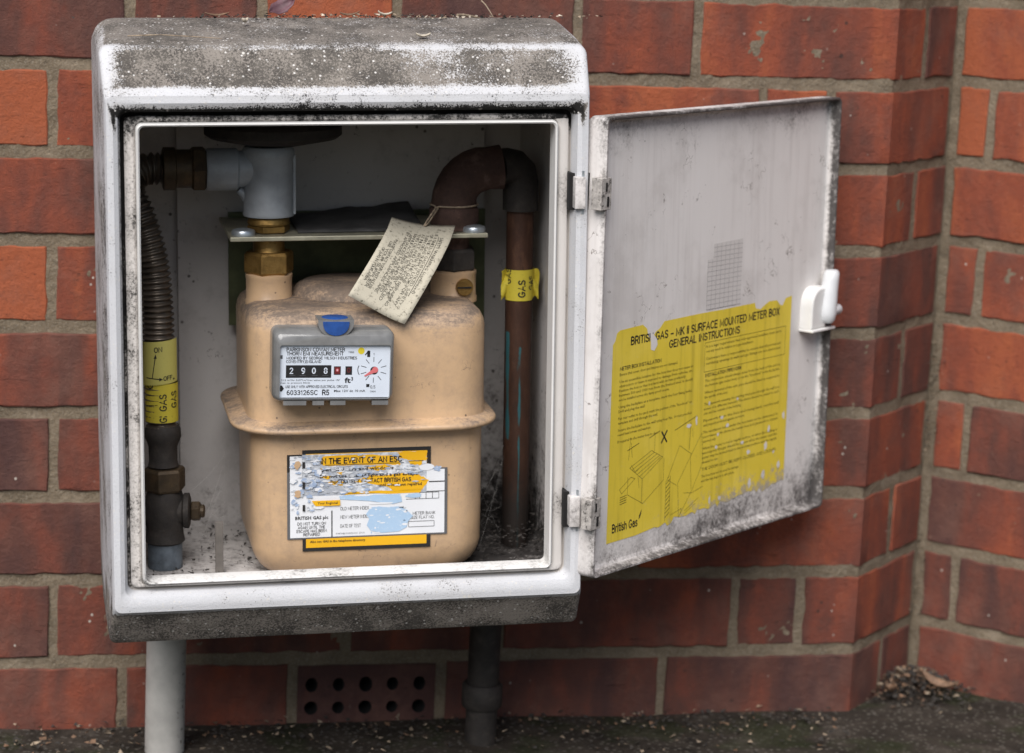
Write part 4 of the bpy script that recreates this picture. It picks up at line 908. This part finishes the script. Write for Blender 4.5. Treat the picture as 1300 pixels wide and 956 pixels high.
stext('IMMEDIATELY CONTACT BRITISH GAS', 395, 273, 23, 512, 0.028, h=0.6); stext('until it has been repaired', 700, 300, 18, 275, 0.02, h=0.6)
rg = random.Random(11)
for k in range(230):       # smaller flakes scratched away through the letters
    u_, v_ = rg.uniform(150, 985), rg.uniform(95, 335)
    if v_ < 165 and u_ > 350 and rg.random() < 0.80: continue
    if v_ > 230 and u_ > 640 and rg.random() < 0.88: continue
    if u_ > 800 and v_ < 165 and rg.random() < 0.7: continue
    sk.blob(u_, v_, rg.uniform(9, 34), rg.uniform(4, 10), 0.65+0.002*k, rg.choice([3, 3, 3, 5, 0]), 13, 0.65, k)
for k in range(46): sk.blob(rg.uniform(150, 330), rg.uniform(100, 455), rg.uniform(10, 38), rg.uniform(8, 24), 1.15+0.004*k, rg.choice([3, 5, 0, 5]), 12, 0.6, 300+k)
for (u_, v_, a, b) in ((185, 150, 24, 30), (188, 330, 26, 32)): sk.blob(u_, v_, a, b, 1.4, 7, 12, 0.4, int(u_+v_))
for v_ in (150, 275, 415): sk.rect(218, v_-18, 234, v_+22, 1.45, 1)
sk.poly([(275, 374), (455, 374), (456, 408), (300, 408), (290, 395)], 1.42, 2); stext('Your Regional', 312, 397, 15, 128, 0.015, 1, 1.5)
sk.poly([(450, 352), (520, 345), (620, 350), (840, 352), (850, 400), (790, 412), (640, 388), (455, 372)], 0.62, 4)
rg2 = random.Random(5)
sk.poly([(640+rg2.uniform(-8, 8), 440), (700, 425), (760, 432), (830, 428), (880, 455), (920, 490), (885, 530), (880, 560), (830, 585), (720, 590), (650, 575), (625, 540), (640, 500), (620, 470)], 0.62, 4)
for k in range(26): sk.blob(rg2.uniform(640, 880), rg2.uniform(430, 590), rg2.uniform(5, 26), rg2.uniform(4, 9), 0.66, 0 if k % 2 else 4, 10, 0.5, 600+k)
sk.blob(925, 365, 60, 18, 0.62, 4, 14, 0.4, 77); sk.blob(1075, 200, 34, 22, 0.62, 5, 14, 0.5, 78); sk.blob(1000, 190, 60, 24, 0.6, 0, 14, 0.4, 79); sk.blob(600, 352, 70, 7, 0.66, 0, 14, 0.4, 80); sk.blob(720, 405, 90, 8, 0.66, 0, 14, 0.4, 81)
sk.rect(1020, 278, 1122, 284, 0.5, 1)
sk.rect(400, 440, 407, 604, 0.5, 1)
stext('BRITISH GAS plc', 172, 490, 20, 208, 0.025); 
for t_, u_, v_, w_ in (('DO NOT TURN ON', 186, 524, 180), ('AGAIN UNTIL THE', 188, 547, 172), ('ESCAPE HAS BEEN', 180, 570, 190), ('REPAIRED', 222, 592, 106)): stext(t_, u_, v_, 16, w_, 0.01)
stext('OLD METER INDEX', 457, 440, 19, 182); stext('NEW METER INDEX', 457, 492, 19, 186); stext('DATE OF TEST', 457, 548, 19, 130); stext('FURTHER FORMS NO. 27171', 430, 590, 10, 180, 0, 6)
stext('METER BANK', 918, 484, 17, 146); stext('SIZE FLAT NO.', 906, 510, 17, 150)
sk.loop([(892, 526), (1056, 526), (1056, 560), (892, 560)], 3, 0.5, 6)
for k in range(3): sk.loop([(962+41*k, 347), (1003+41*k, 347), (1003+41*k, 386), (962+41*k, 386)], 3, 0.5, 6)
sk.line(875, 386, 962, 386, 3, 0.5, 6); sk.line(930, 386, 960, 362, 3, 0.5, 6)
stext('Also see GAS in the telephone directory', 265, 636, 14, 350, 0.02)
gm.part('emergency_sticker', sk, [PAPERW, INK, ORANGE, PAPERG, PAPERB, PAPERB2, INKG, TAN], parent=gml, smooth=0, recalc=False)

# ------------------------------------------------------------------ METER BRACKET
br = T('meter_bracket', (30, -17, 77), 'plated steel bracket shelf with green back plate above the gas meter', 'bracket')
g = G(); g.add([(x, v, z) for v in (-36, -32) for x, z in ((-77, -13), (60, -13), (60, -52), (144, -52), (144, 84), (-77, 84))], [tuple(range(6)), tuple(range(11, 5, -1))]+[(i, (i+1) % 6, 6+(i+1) % 6, 6+i) for i in range(6)])
g.box(-60, 120, -32, -16.5, 60, 78); br.part('back_plate', g, GREEN, smooth=0)
g = G(); g.box(-84.5, 126, -147, -32.5, 76.2, 79.8); br.part('shelf', g, PLATED, smooth=0, dirt=lambda x, v, z: 0.1, bevel=0.6)
for x in (-73, 116):
    g = G(); g.lathe((x, -136, 79.9), (0, 0, 1), [(9.6, 0), (9.8, 2.5), (9, 4.2), (6, 5.2), (0.3, 5.6)], 24); br.part('bolt', g, ZINC, smooth=40)

# ------------------------------------------------------------------ GAS REGULATOR
rgx = T('gas_regulator', (-51, -120, 80), 'grey cast gas regulator elbow above the brass union', 'regulator')
g = G(); g.hexnut((-51, -120, 0), (0, 0, 1), 31, 80.2, 86.5, 0, R(10)); g.lathe((-51, -120, 0), (0, 0, 1), [(17, 86.5), (17.4, 88), (16.5, 92), (13.5, 93)], 30); rgx.part('brass_bush', g, BRASS, smooth=25)
g = G(); g.lathe((-51, -120, 0), (0, 0, 1), [(20.5, 93.5), (21, 95), (20.4, 97), (20.2, 138), (21.2, 142), (21.4, 147), (19, 150)], 36)
g.lathe((-51, -120, 131.5), (-1, 0, 0), [(15, 5), (15, 24), (17.2, 26), (17.2, 49), (16, 50.5)], 32)
g.tube([(-75, -120, 115), (-69, -120, 110), (-67, -120, 100)], [3, 5, 2.5], 10)
g.box(-31.4, -29.4, -126, -114, 95, 143); 
body = rgx.part('regulator_body', g, GREY_CAST, smooth=45, dirt=lambda x, v, z: 0.10 if z < 140 else 0.2)
g = G(); g.lathe((-46, -110, 0), (0, 0, 1), [(22, 150), (52, 156), (56, 159), (56, 166), (52, 170), (30, 174), (22, 186), (20, 200)], 48); rgx.part('diaphragm_housing', g, IRON, smooth=40)
g = G(); g.hexnut((-101.5, -120, 132.5), (-1, 0, 0), 33, 0, 12, 0, R(30)); g.lathe((-101.5, -120, 132.5), (-1, 0, 0), [(15.5, 12), (15.5, 24), (17.5, 25), (17.5, 34), (15, 35)], 30); rgx.part('inlet_nut', g, DKBRASS, smooth=30, label='dark rusty inlet nut', dirt=lambda x, v, z: 0.35)

# ------------------------------------------------------------------ CORRUGATED HOSE
ho = T('gas_hose', (-141, -140, -95), 'bronze corrugated flexible gas hose rising at the left inside the cabinet', 'hose')
ctrl = [(-136, -120, 132.5), (-150, -122, 132.5), (-161, -126, 127), (-163.5, -131, 115), (-155.5, -136, 96), (-146.5, -139, 62), (-143, -140, 25), (-142.5, -140, -5), (-141.5, -140, -40), (-140.5, -140, -84)]
def cat(P, n):
    P = [Vector(p) for p in P]; P = [2*P[0]-P[1]]+P+[2*P[-1]-P[-2]]; out = []
    for i in range(1, len(P)-2):
        for k in range(n):
            t = k/n; a, b, c_, d = P[i-1:i+3]
            out.append(0.5*((2*b)+(c_-a)*t+(2*a-5*b+4*c_-d)*t*t+(3*b-a-3*c_+d)*t**3))
    out.append(P[-2]); return out
cv = cat(ctrl, 30); L_ = [0]
for a, b in zip(cv, cv[1:]): L_.append(L_[-1]+(b-a).length)
tot = L_[-1]; pth = []; rad = []; stp = 0.75; k = 0; d_ = 0; PIT = 4.6
while d_ <= tot:
    while k < len(L_)-2 and L_[k+1] < d_: k += 1
    f = (d_-L_[k])/max(1e-9, L_[k+1]-L_[k]); pth.append(cv[k].lerp(cv[k+1], f)); rad.append(12.0+1.4*math.cos(2*math.pi*d_/PIT)); d_ += stp
g = G(); g.tube(pth, rad, 22); ho.part('hose', g, HOSE, smooth=80)
def cyl(cx, cy, r, sx=0.0):   # wraps print on an upright pipe: u is arc length (0 faces the viewer), v is height
    return lambda u, v, h: (cx+sx*v+(r+h)*math.sin(u/r-0.15), cy-(r+h)*math.cos(u/r-0.15), v)
tp_ = Print(cyl(-140.6, -140, 13.4)); tp_.rect(-42, -70, 42, -38, 0, 0, 36, 2)
tp_.text('GAS', 5, -60, 5.2, 0.25, 1, rot=90, bold=0.02); tp_.text('GI', 5, -69.5, 5.2, 0.25, 1, rot=90, bold=0.02, xs=0.9); tp_.text('GAS', 15, -58, 5.2, 0.25, 1, rot=90, bold=0.02); tp_.text('G', -6, -42, 5.2, 0.25, 1, rot=90, bold=0.02); tp_.line(-18, -57, -2, -55, 0.5, 0.25, 1, 3)
ho.part('gas_tape', tp_, [YTAPE, INK], smooth=60, recalc=False)
tp_ = Print(lambda u, v, h: cyl(-141.4, -140, 14.2)(u, v+0.10*u-1.2, h)); tp_.rect(-40, -37, 19, -1.5, 0, 0, 30, 2)
tp_.text('ON', -3.5, -10, 3.8, 0.25, 1, bold=0.02); tp_.text('OFF', 3.8, -33.8, 3.2, 0.25, 1, bold=0.02)
tp_.line(-5.2, -31, -2.3, -13.5, 0.7, 0.25, 1); tp_.poly([(-3.8, -15), (-2.1, -11.5), (-1.2, -15.2)], 0.25, 1); tp_.line(-11, -30.5, 2.2, -32.5, 0.7, 0.25, 1, 4); tp_.poly([(0.6, -31), (3.4, -32.7), (0.4, -34)], 0.25, 1); tp_.poly([(12.5, -33), (15, -34), (12.5, -35)], 0.25, 1)
ho.part('valve_position_label', tp_, [YTAPE2, INK], smooth=60, recalc=False)

# ------------------------------------------------------------------ GAS VALVE at the foot of the hose
va = T('gas_valve', (-139.5, -140, -190), 'dark bronze gas shut-off valve under the corrugated hose at the lower left', 'valve')
g = G(); g.lathe((-140, -140, 0), (0, 0, 1), [(13, -74), (14.5, -77), (14.8, -84), (13, -88), (11.8, -92), (11.6, -104), (12.5, -108)], 28); va.part('coupling', g, IRON, smooth=45)
g = G(); g.hexnut((-139.5, -140, 0), (0, 0, 1), 31, -129, -109.5, 0, R(12)); va.part('hex_nut', g, DKBRASS, smooth=20, bevel=0.6)
g = G(); g.lathe((-139.5, -140, 0), (0, 0, 1), [(14, -129), (15.5, -134), (16.5, -145), (16, -156), (15, -160), (15.5, -166), (16.5, -171), (14, -173)], 28)
g.lathe((-128, -142, -146), (1, -0.15, 0), [(11.5, -8), (12, 3), (14.5, 4.5), (14.5, 8.5), (11, 9.5)], 24); va.part('valve_body', g, IRON, smooth=45)
g = G(); g.hexnut((-118, -143.5, -146.5), (1, -0.15, 0), 14.5, 0, 7.5, 0, R(5)); g.lathe((-118, -143.5, -146.5), (1, -0.15, 0), [(5.5, 7), (5.5, 10), (4.5, 11)], 14); va.part('plug_nut', g, DKBRASS, smooth=25)
g = G(); g.lathe((-139.5, -140, 0), (0, 0, 1), [(14.2, -172), (14.2, -193.5)], 28); va.part('riser_pipe', g, PEPIPE, smooth=45)

# ------------------------------------------------------------------ OUTLET PIPE
op = T('outlet_pipe', (158, -115, -193), 'rust brown outlet pipe with elbow and yellow tape at the right inside the cabinet', 'pipe')
g = G(); g.lathe((102, -120, 0), (0, 0, 1), [(19, 80.3), (19.4, 82), (19, 84), (20.6, 86), (20.6, 96), (19.6, 98)], 32)
el = [(102, -120, 96), (102, -120, 101)]+[(102+28*(1-math.cos(R(a))), -120-1*(1-math.cos(R(a))), 102+28*math.sin(R(a))) for a in range(12, 91, 13)]+[(141, -121, 131)]
g.tube(el, [19]*2+[18.5]*(len(el)-4)+[17.5, 18.5], 26); op.part('elbow', g, RUST, smooth=50, label='rusty cast iron elbow over the outlet union', dirt=lambda x, v, z: 0.0 if z < 120 else 0.25)
g = G(); e2 = [(138, -122, 131), (146, -119, 131.5), (153, -117, 130), (157, -115.5, 126), (159, -115, 117), (159, -115, 94)]; g.tube(e2, [15, 15, 15, 15, 15, 14.6], 24); op.part('corner_fitting', g, IRON, smooth=50)
g = G(); N = 28; zs = [94-288*i/70 for i in range(71)]
g.loft([[(159+11.3*math.cos(k*2*math.pi/N)-0.004*(100-z), -115+11.3*math.sin(k*2*math.pi/N), z) for k in range(N)] for z in zs], 0, True, True)
def pipe_paint(x, v, z):
    a = (x-158.5)/11.3; d = 0
    if z < -20: d = max(0, 1-abs(a+0.05+0.06*math.sin(z*0.12))/ (0.30 if z > -90 else 0.22))*0.72
    if -100 < z < -5: d = max(d, 0.62*max(0, 1-abs(a+0.85)/0.3))
    return d if v < -113 else 0
op.part('pipe', g, COPPER, smooth=45, extra={'paint': pipe_paint}, dirt=lambda x, v, z: 0.12+0.75*max(0, (-90-z)/80))
tg = Print(cyl(158.8, -115, 12.0)); tg.rect(-32, 19, 40, 45, 0, 0, 36, 2)
rg = random.Random(2)
tg.text('GAS', 4.5, 22, 5.4, 0.25, 1, rot=90, bold=0.03); tg.text('GAS', -8, 33, 5.0, 0.25, 1, rot=90, bold=0.02); tg.text('GAS', 13, 28, 4.4, 0.25, 1, rot=90, bold=0.02)
tg.v = [(p[0]+(0.6*math.sin(p[2]*0.6) if p[0] > 168 else 0), p[1], p[2]) for p in tg.v]
# loose tail of the tape standing off the pipe on both sides
for sx, x0 in ((1, 169.3), (-1, 148.3)):
    vs = [(x0+sx*5.5*j/4+0.5*math.sin(i+j), -119+2.5*math.sin(i*1.3+j), 20+24*i/6+(1.5*math.sin(i*2+j))) for i in range(7) for j in range(5)]
    tg.add(vs, [(i*5+j, i*5+j+1, i*5+j+6, i*5+j+5) for i in range(6) for j in range(4)], 0)
op.part('gas_tape', tg, [YTAPE, INK], smooth=60, recalc=False)

# ------------------------------------------------------------------ WARNING TAG hanging from the elbow
TLc, TRc, BLc, BRc = Vector((46, -150, 95)), Vector((99, -152, 89)), Vector((2.5, -203, 39.5)), Vector((47.5, -207, 16.5))
def tagmap(u, v, h):                        # u 0..1 from left to right edge, v 0..1 from the bottom to the top
    a = BLc.lerp(BRc, u); b = TLc.lerp(TRc, u); p = a.lerp(b, v)
    bow = math.sin(math.pi*min(1, v))*13 - 30*max(0, v-0.72)**1.5*(1+0.6*u) + 3.0*(u-0.5)**2*4
    nrm = Vector((0.25, -0.80, 0.55)).normalized(); p = p+nrm*(bow+h+1.2*math.sin(u*5+v*2))
    return p[:]
tgp = Print(tagmap); tgp.rect(0, 0, 1, 1, 0, 0, 14, 22)
W_, H_ = 51.0, 98.0
def ttext(t, line, frm, cap, ln, bold=0.0):
    vs, fs = glyphs(t.upper() if 'cont' not in t else t, bold-0.016, 1); x0 = min(p[0] for p in vs); x1 = max(p[0] for p in vs); k = cap*0.86/_cap; kx = ln/(x1-x0)
    tgp.put([(line+y*k/W_, frm-(x-x0)*kx/H_) for x, y in vs], fs, 0.35, 1)
ttext('SAFETY WARNING (continued)', 0.845, 0.80, 2.9, 56, 0.01)
tgp.line(0.825, 0.80, 0.825, 0.20, 0.008, 0.35, 1, 8)
for i, (t, f0, ln) in enumerate((('IF A SMELL OF GAS IS NOTICED, SAFETY \u2013', .84, 74), ('OF THE GAS SUPPLY. LOOK FOR ANY', .83, 72), ('TURN OFF WITH THE GAS', .82, 52), ('AT INLET AND CALL FOR REPAIRING', .82, 74), ('THIS DEVICE IS SET BY THE', .81, 66), ('MANUFACTURER AND IS SEALED', .80, 70), ('APPLIANCES MUST BE FITTED', .78, 62), ('BY APPROVED APPLIANCES ARE', .80, 66), ('', 0, 1), ('PLEASE CONTACT YOUR INSTALLER', .66, 52), ('OR YOUR SUPPLIER', .62, 48), ('OF GAS IN YOUR AREA', .52, 34))):
    if t: ttext(t, 0.755-0.062*i, f0, 2.6, ln, 0.008)
tgo = single('warning_tag', tgp, [TAGP, sheet_mat('faded_tag_print', (0.085, 0.08, 0.065), (0.35, 0.32, 0.25), 0.6, 0.54)], tagmap(0.5, 0.9, 0), 'mouldy cream card safety tag hanging over the front of the gas meter', 'tag', smooth=70, recalc=False)
so_ = tgo.modifiers.new('thick', 'SOLIDIFY'); so_.thickness = 0.0005; so_.offset = -1
g = G(); tp0 = Vector(tagmap(0.55, 0.96, 0.6)); lp = [tp0, tp0+Vector((2, -1, 4)), Vector((84, -137, 100))]+[Vector((102+19.8*math.cos(R(a_)), -120+19.8*math.sin(R(a_)), 100.5)) for a_ in range(225, 585, 20)]+[Vector((86, -136, 99)), tp0+Vector((3, 0, 2)), tp0+Vector((0.8, -0.8, 0.2))]
tie = obj('string', g if not g.tube(lp, 0.75, 8) else g, TWIG, tgo, tagmap(0.5, 0.9, 0), smooth=60)
# ------------------------------------------------------------------ strip, rubber sheet
g = G(); g.box(-100.5, -94, -168, -165.5, -193.5, -150, 0, 0.4)
single('metal_strip', g, plain('dull_strip', (0.15, 0.135, 0.12), 0.6, 0.2, 0.2, 60, 0, 0.02), (-97, -166, -189.5), 'short dull grey strip standing upright on the cabinet floor', 'strip', smooth=0)
g = G(); nx_, ny_ = 26, 8; vs = []
for j in range(ny_+1):
    for i in range(nx_+1):
        x = -28+104*i/nx_; t = j/ny_
        y = -132+92*t; z = 80.2+ t*(1+9*(i/nx_)) + 0.7*math.sin(i*0.5+j)*t + 1.6*abs(noise.noise(Vector((x*0.06, y*0.06, 1)))) * (0.4+t)
        vs.append((x, y, z))
g.add(vs, [(j*(nx_+1)+i, j*(nx_+1)+i+1, (j+1)*(nx_+1)+i+1, (j+1)*(nx_+1)+i) for j in range(ny_) for i in range(nx_)])
o = single('rubber_sheet', g, SOOT, (24, -85, 80), 'crumpled dark rubber sheet lying on the bracket shelf', 'sheet', smooth=60)
md = o.modifiers.new('thick', 'SOLIDIFY'); md.thickness = 0.0012; md.offset = 1

# ------------------------------------------------------------------ pipes below the cabinet
WORLD = Matrix.Identity(4)
def world_mm(p): q = BOX @ (Vector(p)*MM); return tuple(q/MM)
a = world_mm((-134, -62, -231)); 
g = G(); g.tube([(a[0], -62, a[2]+6), (a[0]+0.5, -62, a[2]-60), (a[0]+0.5, -62, -592)], 17, 30)
single('conduit_pipe', g, CONDUIT, (a[0], -62, -585), 'grimy white plastic pipe running down from the bottom left of the cabinet', 'pipe', frame=WORLD, smooth=45, dirt=lambda x, v, z: 0.12+0.5*max(0, (x-a[0])/17)*0.6)  # shade of the right side put into the colour, over even grime
b_ = world_mm((146, -60, -231))
g = G(); g.tube([(b_[0], -60, b_[2]+6), (b_[0]-1, -60, -592)], 14, 24); g.lathe((b_[0]-1, -60, -592), (0, 0, 1), [(17, 40), (18, 42), (18, 60), (16, 62)], 24)
single('riser_pipe', g, IRON, (b_[0], -60, -585), 'dark dirt-caked gas riser pipe below the right of the cabinet', 'pipe', frame=WORLD, smooth=45)

# ------------------------------------------------------------------ LEAVES, HUSKS, TWIGS
def leaf_geo(L, W, curl, seed, jag=0.0):
    rg = random.Random(seed); g = G(); n = 10; vs = []
    for i in range(n+1):
        t = i/n; w_ = W*math.sin(math.pi*min(1, t*0.97+0.03))**0.8*(1-0.3*t)*(1-jag*rg.random())
        for k in (-1, -0.5, 0, 0.5, 1): vs.append((L*(t-0.5), k*w_/2, curl*(abs(k)**1.5)*W*0.35+curl*L*0.25*(t-0.5)**2*4+rg.uniform(-.03, .03)*W))
    g.add(vs, [(i*5+j, i*5+j+1, (i+1)*5+j+1, (i+1)*5+j) for i in range(n) for j in range(4)]); return g
def put_leaf(name, p, rot, L, W, curl, mat_, label, cat, group=None, frame=BOX, seed=1, jag=0.2):
    g = leaf_geo(L, W, curl, seed, jag); o = obj(name, g, mat_, smooth=60); o.matrix_world = frame @ Matrix.Translation(Vector(p)*MM) @ (Matrix.Rotation(R(rot[2]), 4, 'Z') @ Matrix.Rotation(R(rot[1]), 4, 'Y') @ Matrix.Rotation(R(rot[0]), 4, 'X'))
    md = o.modifiers.new('thick', 'SOLIDIFY'); md.thickness = 0.0004
    return tag(o, label, cat, group)
TOPG = 'litter lying on top of the cabinet'
put_leaf('leaf', (-40, -130, 262), (50, -25, 20), 26, 17, 0.5, LEAFB, 'purple-brown dead leaf standing up at the back of the cabinet top', 'leaf', TOPG, seed=4)
put_leaf('leaf', (-92, -128, 255.5), (10, 0, 12), 20, 6, 0.4, LEAFA, 'thin tan dead leaf at the back left of the cabinet top', 'leaf', TOPG, seed=5)
put_leaf('husk', (62, -205, 244), (8, 0, 10), 12, 6, 0.7, LEAFC, 'pale pinkish husk on the front of the cabinet top, right of centre', 'husk', TOPG, seed=6)
put_leaf('husk', (-73, -165, 252.5), (6, 0, 60), 9, 7, 0.9, LEAFC, 'pale crumbly husk on the cabinet top, left of centre', 'husk', TOPG, seed=7, jag=0.5)
put_leaf('husk', (42, -133, 256), (10, 5, 10), 12, 5, 0.8, LEAFC, 'off-white curled husk at the back middle of the cabinet top', 'husk', TOPG, seed=8)
put_leaf('leaf', (14, -133, 256), (12, -4, -8), 16, 5, 0.6, LEAFA, 'small brown curled leaf at the back middle of the cabinet top', 'leaf', TOPG, seed=9)
for i, (p, q, r_, lb) in enumerate((((100, -140, 257), (120, -128, 254), 1.1, 'pale thick twig lying at the back right of the cabinet top'), ((121, -132, 268), (130, -138, 255), 0.6, 'thin bent twig leaning at the back right of the cabinet top'), ((-166, -206, 245.5), (-95, -214, 244), 0.5, 'long thin stalk lying along the front left edge of the cabinet top'))):
    g = G(); a, b = Vector(p), Vector(q); g.tube([a, a.lerp(b, .35)+Vector((0, 1, 1.5 if i else 0.6)), a.lerp(b, .7)+Vector((0, 0, .8 if i else 0.3)), b], [r_, r_, r_*.8, r_*.5], 7)
    single('twig', g, TWIG, p, lb, 'twig', TOPG, smooth=60)
def crumbs(name, pts, mats, label, cat, frame=BOX, sz=(1, 3)):
    g = G(); rg = random.Random(len(pts))
    for p in pts:
        s_ = rg.uniform(*sz); P = Vector(p); mi = rg.randrange(len(mats))
        vs = [P+Vector((rg.uniform(-1, 1), rg.uniform(-1, 1), rg.uniform(0.1, 1.2)))*s_ for _ in range(4)]
        g.add(vs, [(0, 1, 2), (0, 2, 3), (0, 3, 1), (1, 3, 2)], mi)
    o = single(name, g, mats, pts[0], label, cat, kind='stuff', frame=frame, smooth=0); return o
rg = random.Random(21)
crumbs('dirt_crumbs', [(rg.gauss(30, 85), rg.gauss(-128, 9), 253+rg.uniform(-0.5, 2)) for _ in range(420)], [CRUMB, CRUMB, CRUMB, TWIG, LEAFC], 'crumbs of soil and bark along the back of the cabinet top', 'dirt', sz=(0.7, 2.6))
pts = []
for _ in range(1500):
    if rg.random() < 0.7: x, y = rg.uniform(100, 176), rg.uniform(-215, -20)
    else: x, y = rg.uniform(-175, 100), rg.uniform(-218, -20)
    pts.append((x, y, -194+rg.uniform(0, 2)+ (22*rg.random()*min(1, max(0, (x-105)/40)) if x > 105 and y > -170 else 0)))
crumbs('floor_dirt', pts, [CRUMB, CRUMB, CRUMB, IRON, CRUMB], 'black crumbly dirt spread over the cabinet floor', 'dirt', sz=(0.8, 3.2))
pts = []; cx, cy = BX-12, BY-45
for _ in range(1700):
    r_ = abs(rg.gauss(0, 1))*27; a_ = rg.uniform(0, 2*math.pi); x, y = cx+r_*math.cos(a_)*1.1, cy+r_*math.sin(a_)*0.9
    zz_ = -585+24*math.exp(-(r_/36)**2)*rg.uniform(0.5, 1.0); pts.append((x, y, zz_))
crumbs('leaf_litter', pts, [LEAFA, TWIG, CRUMB, CRUMB, plain('rotting_leaf', (0.07, 0.042, 0.026), 0.95, 0, 0.4, 150), CRUMB], 'heap of rotting leaf litter in the foot of the brick corner', 'leaf litter', frame=WORLD, sz=(1.0, 4.5))
for i, (dx, dy, dz, rx, rz, L, W, m_, lb) in enumerate(((-10, -20, 20, 30, 20, 26, 9, TWIG, 'long pale dead leaf on the leaf litter heap by the brick corner'), (16, -44, 14, 15, -35, 34, 16, LEAFA, 'rusty brown dead leaf on the right of the leaf litter heap'), (-30, -46, 10, -20, 60, 30, 15, LEAFA, 'brown curled dead leaf on the left of the leaf litter heap'))):
    put_leaf('leaf', (BX-12+dx, BY-25+dy, -585+dz), (rx, 10, rz), L, W, 0.8, m_, lb, 'leaf', 'dead leaves on the litter heap', WORLD, 40+i)
pts = [(rg.uniform(-400, 760), -abs(rg.gauss(0, 50))-3, -584+rg.uniform(0, 3)) for _ in range(1500)]
crumbs('wall_foot_debris', pts, [CRUMB, CRUMB, CRUMB, TWIG, LEAFA], 'crumbs and leaf scraps along the foot of the brick wall', 'dirt', frame=WORLD, sz=(1, 4))
pts = []
for _ in range(300):
    z = rg.choice([rg.uniform(-360, -225), rg.uniform(-350, -260), rg.uniform(-520, -440)]); t = abs(rg.gauss(0, 5))
    pts.append((BX+rg.choice([-1, 1])*t*0.7, BY-t*0.75-rg.uniform(1, 6), z))
crumbs('corner_debris', pts, [TWIG, CRUMB, CRUMB, MORTAR, LEAFA], 'dusty cobweb debris caught in the inner corner of the brick walls', 'debris', frame=WORLD, sz=(0.5, 2.2))
# ------------------------------------------------------------------ COBWEBS
def web(name, segs, label, frame=BOX, r_=0.04):
    g = G()
    for a, b in segs:
        a, b = Vector(a), Vector(b); g.tube([a, a.lerp(b, .5)+Vector((0, 0, -(b-a).length*0.05)), b], r_, 4)
    return single(name, g, WEB, segs[0][0], label, 'cobweb', kind='stuff', frame=frame, smooth=60)
sg = []
for k in range(16):
    a = (rg.uniform(112, 122), rg.uniform(-170, -60), rg.uniform(-185, -90)); b = (rg.uniform(140, 150), rg.uniform(-120, -105), rg.uniform(-188, -80)); sg.append((a, b))
web('cobweb', sg, 'fine dusty cobweb strands between the gas meter and the outlet pipe')
sg = []
for k in range(12): sg.append(((rg.uniform(-120, -85), rg.uniform(-170, -60), rg.uniform(-190, -120)), (rg.uniform(-92, -84), rg.uniform(-150, -80), rg.uniform(-180, -90))))
web('cobweb', sg, 'fine dusty cobweb strands between the valve and the gas meter')
bpy.data.objects.remove(_to)
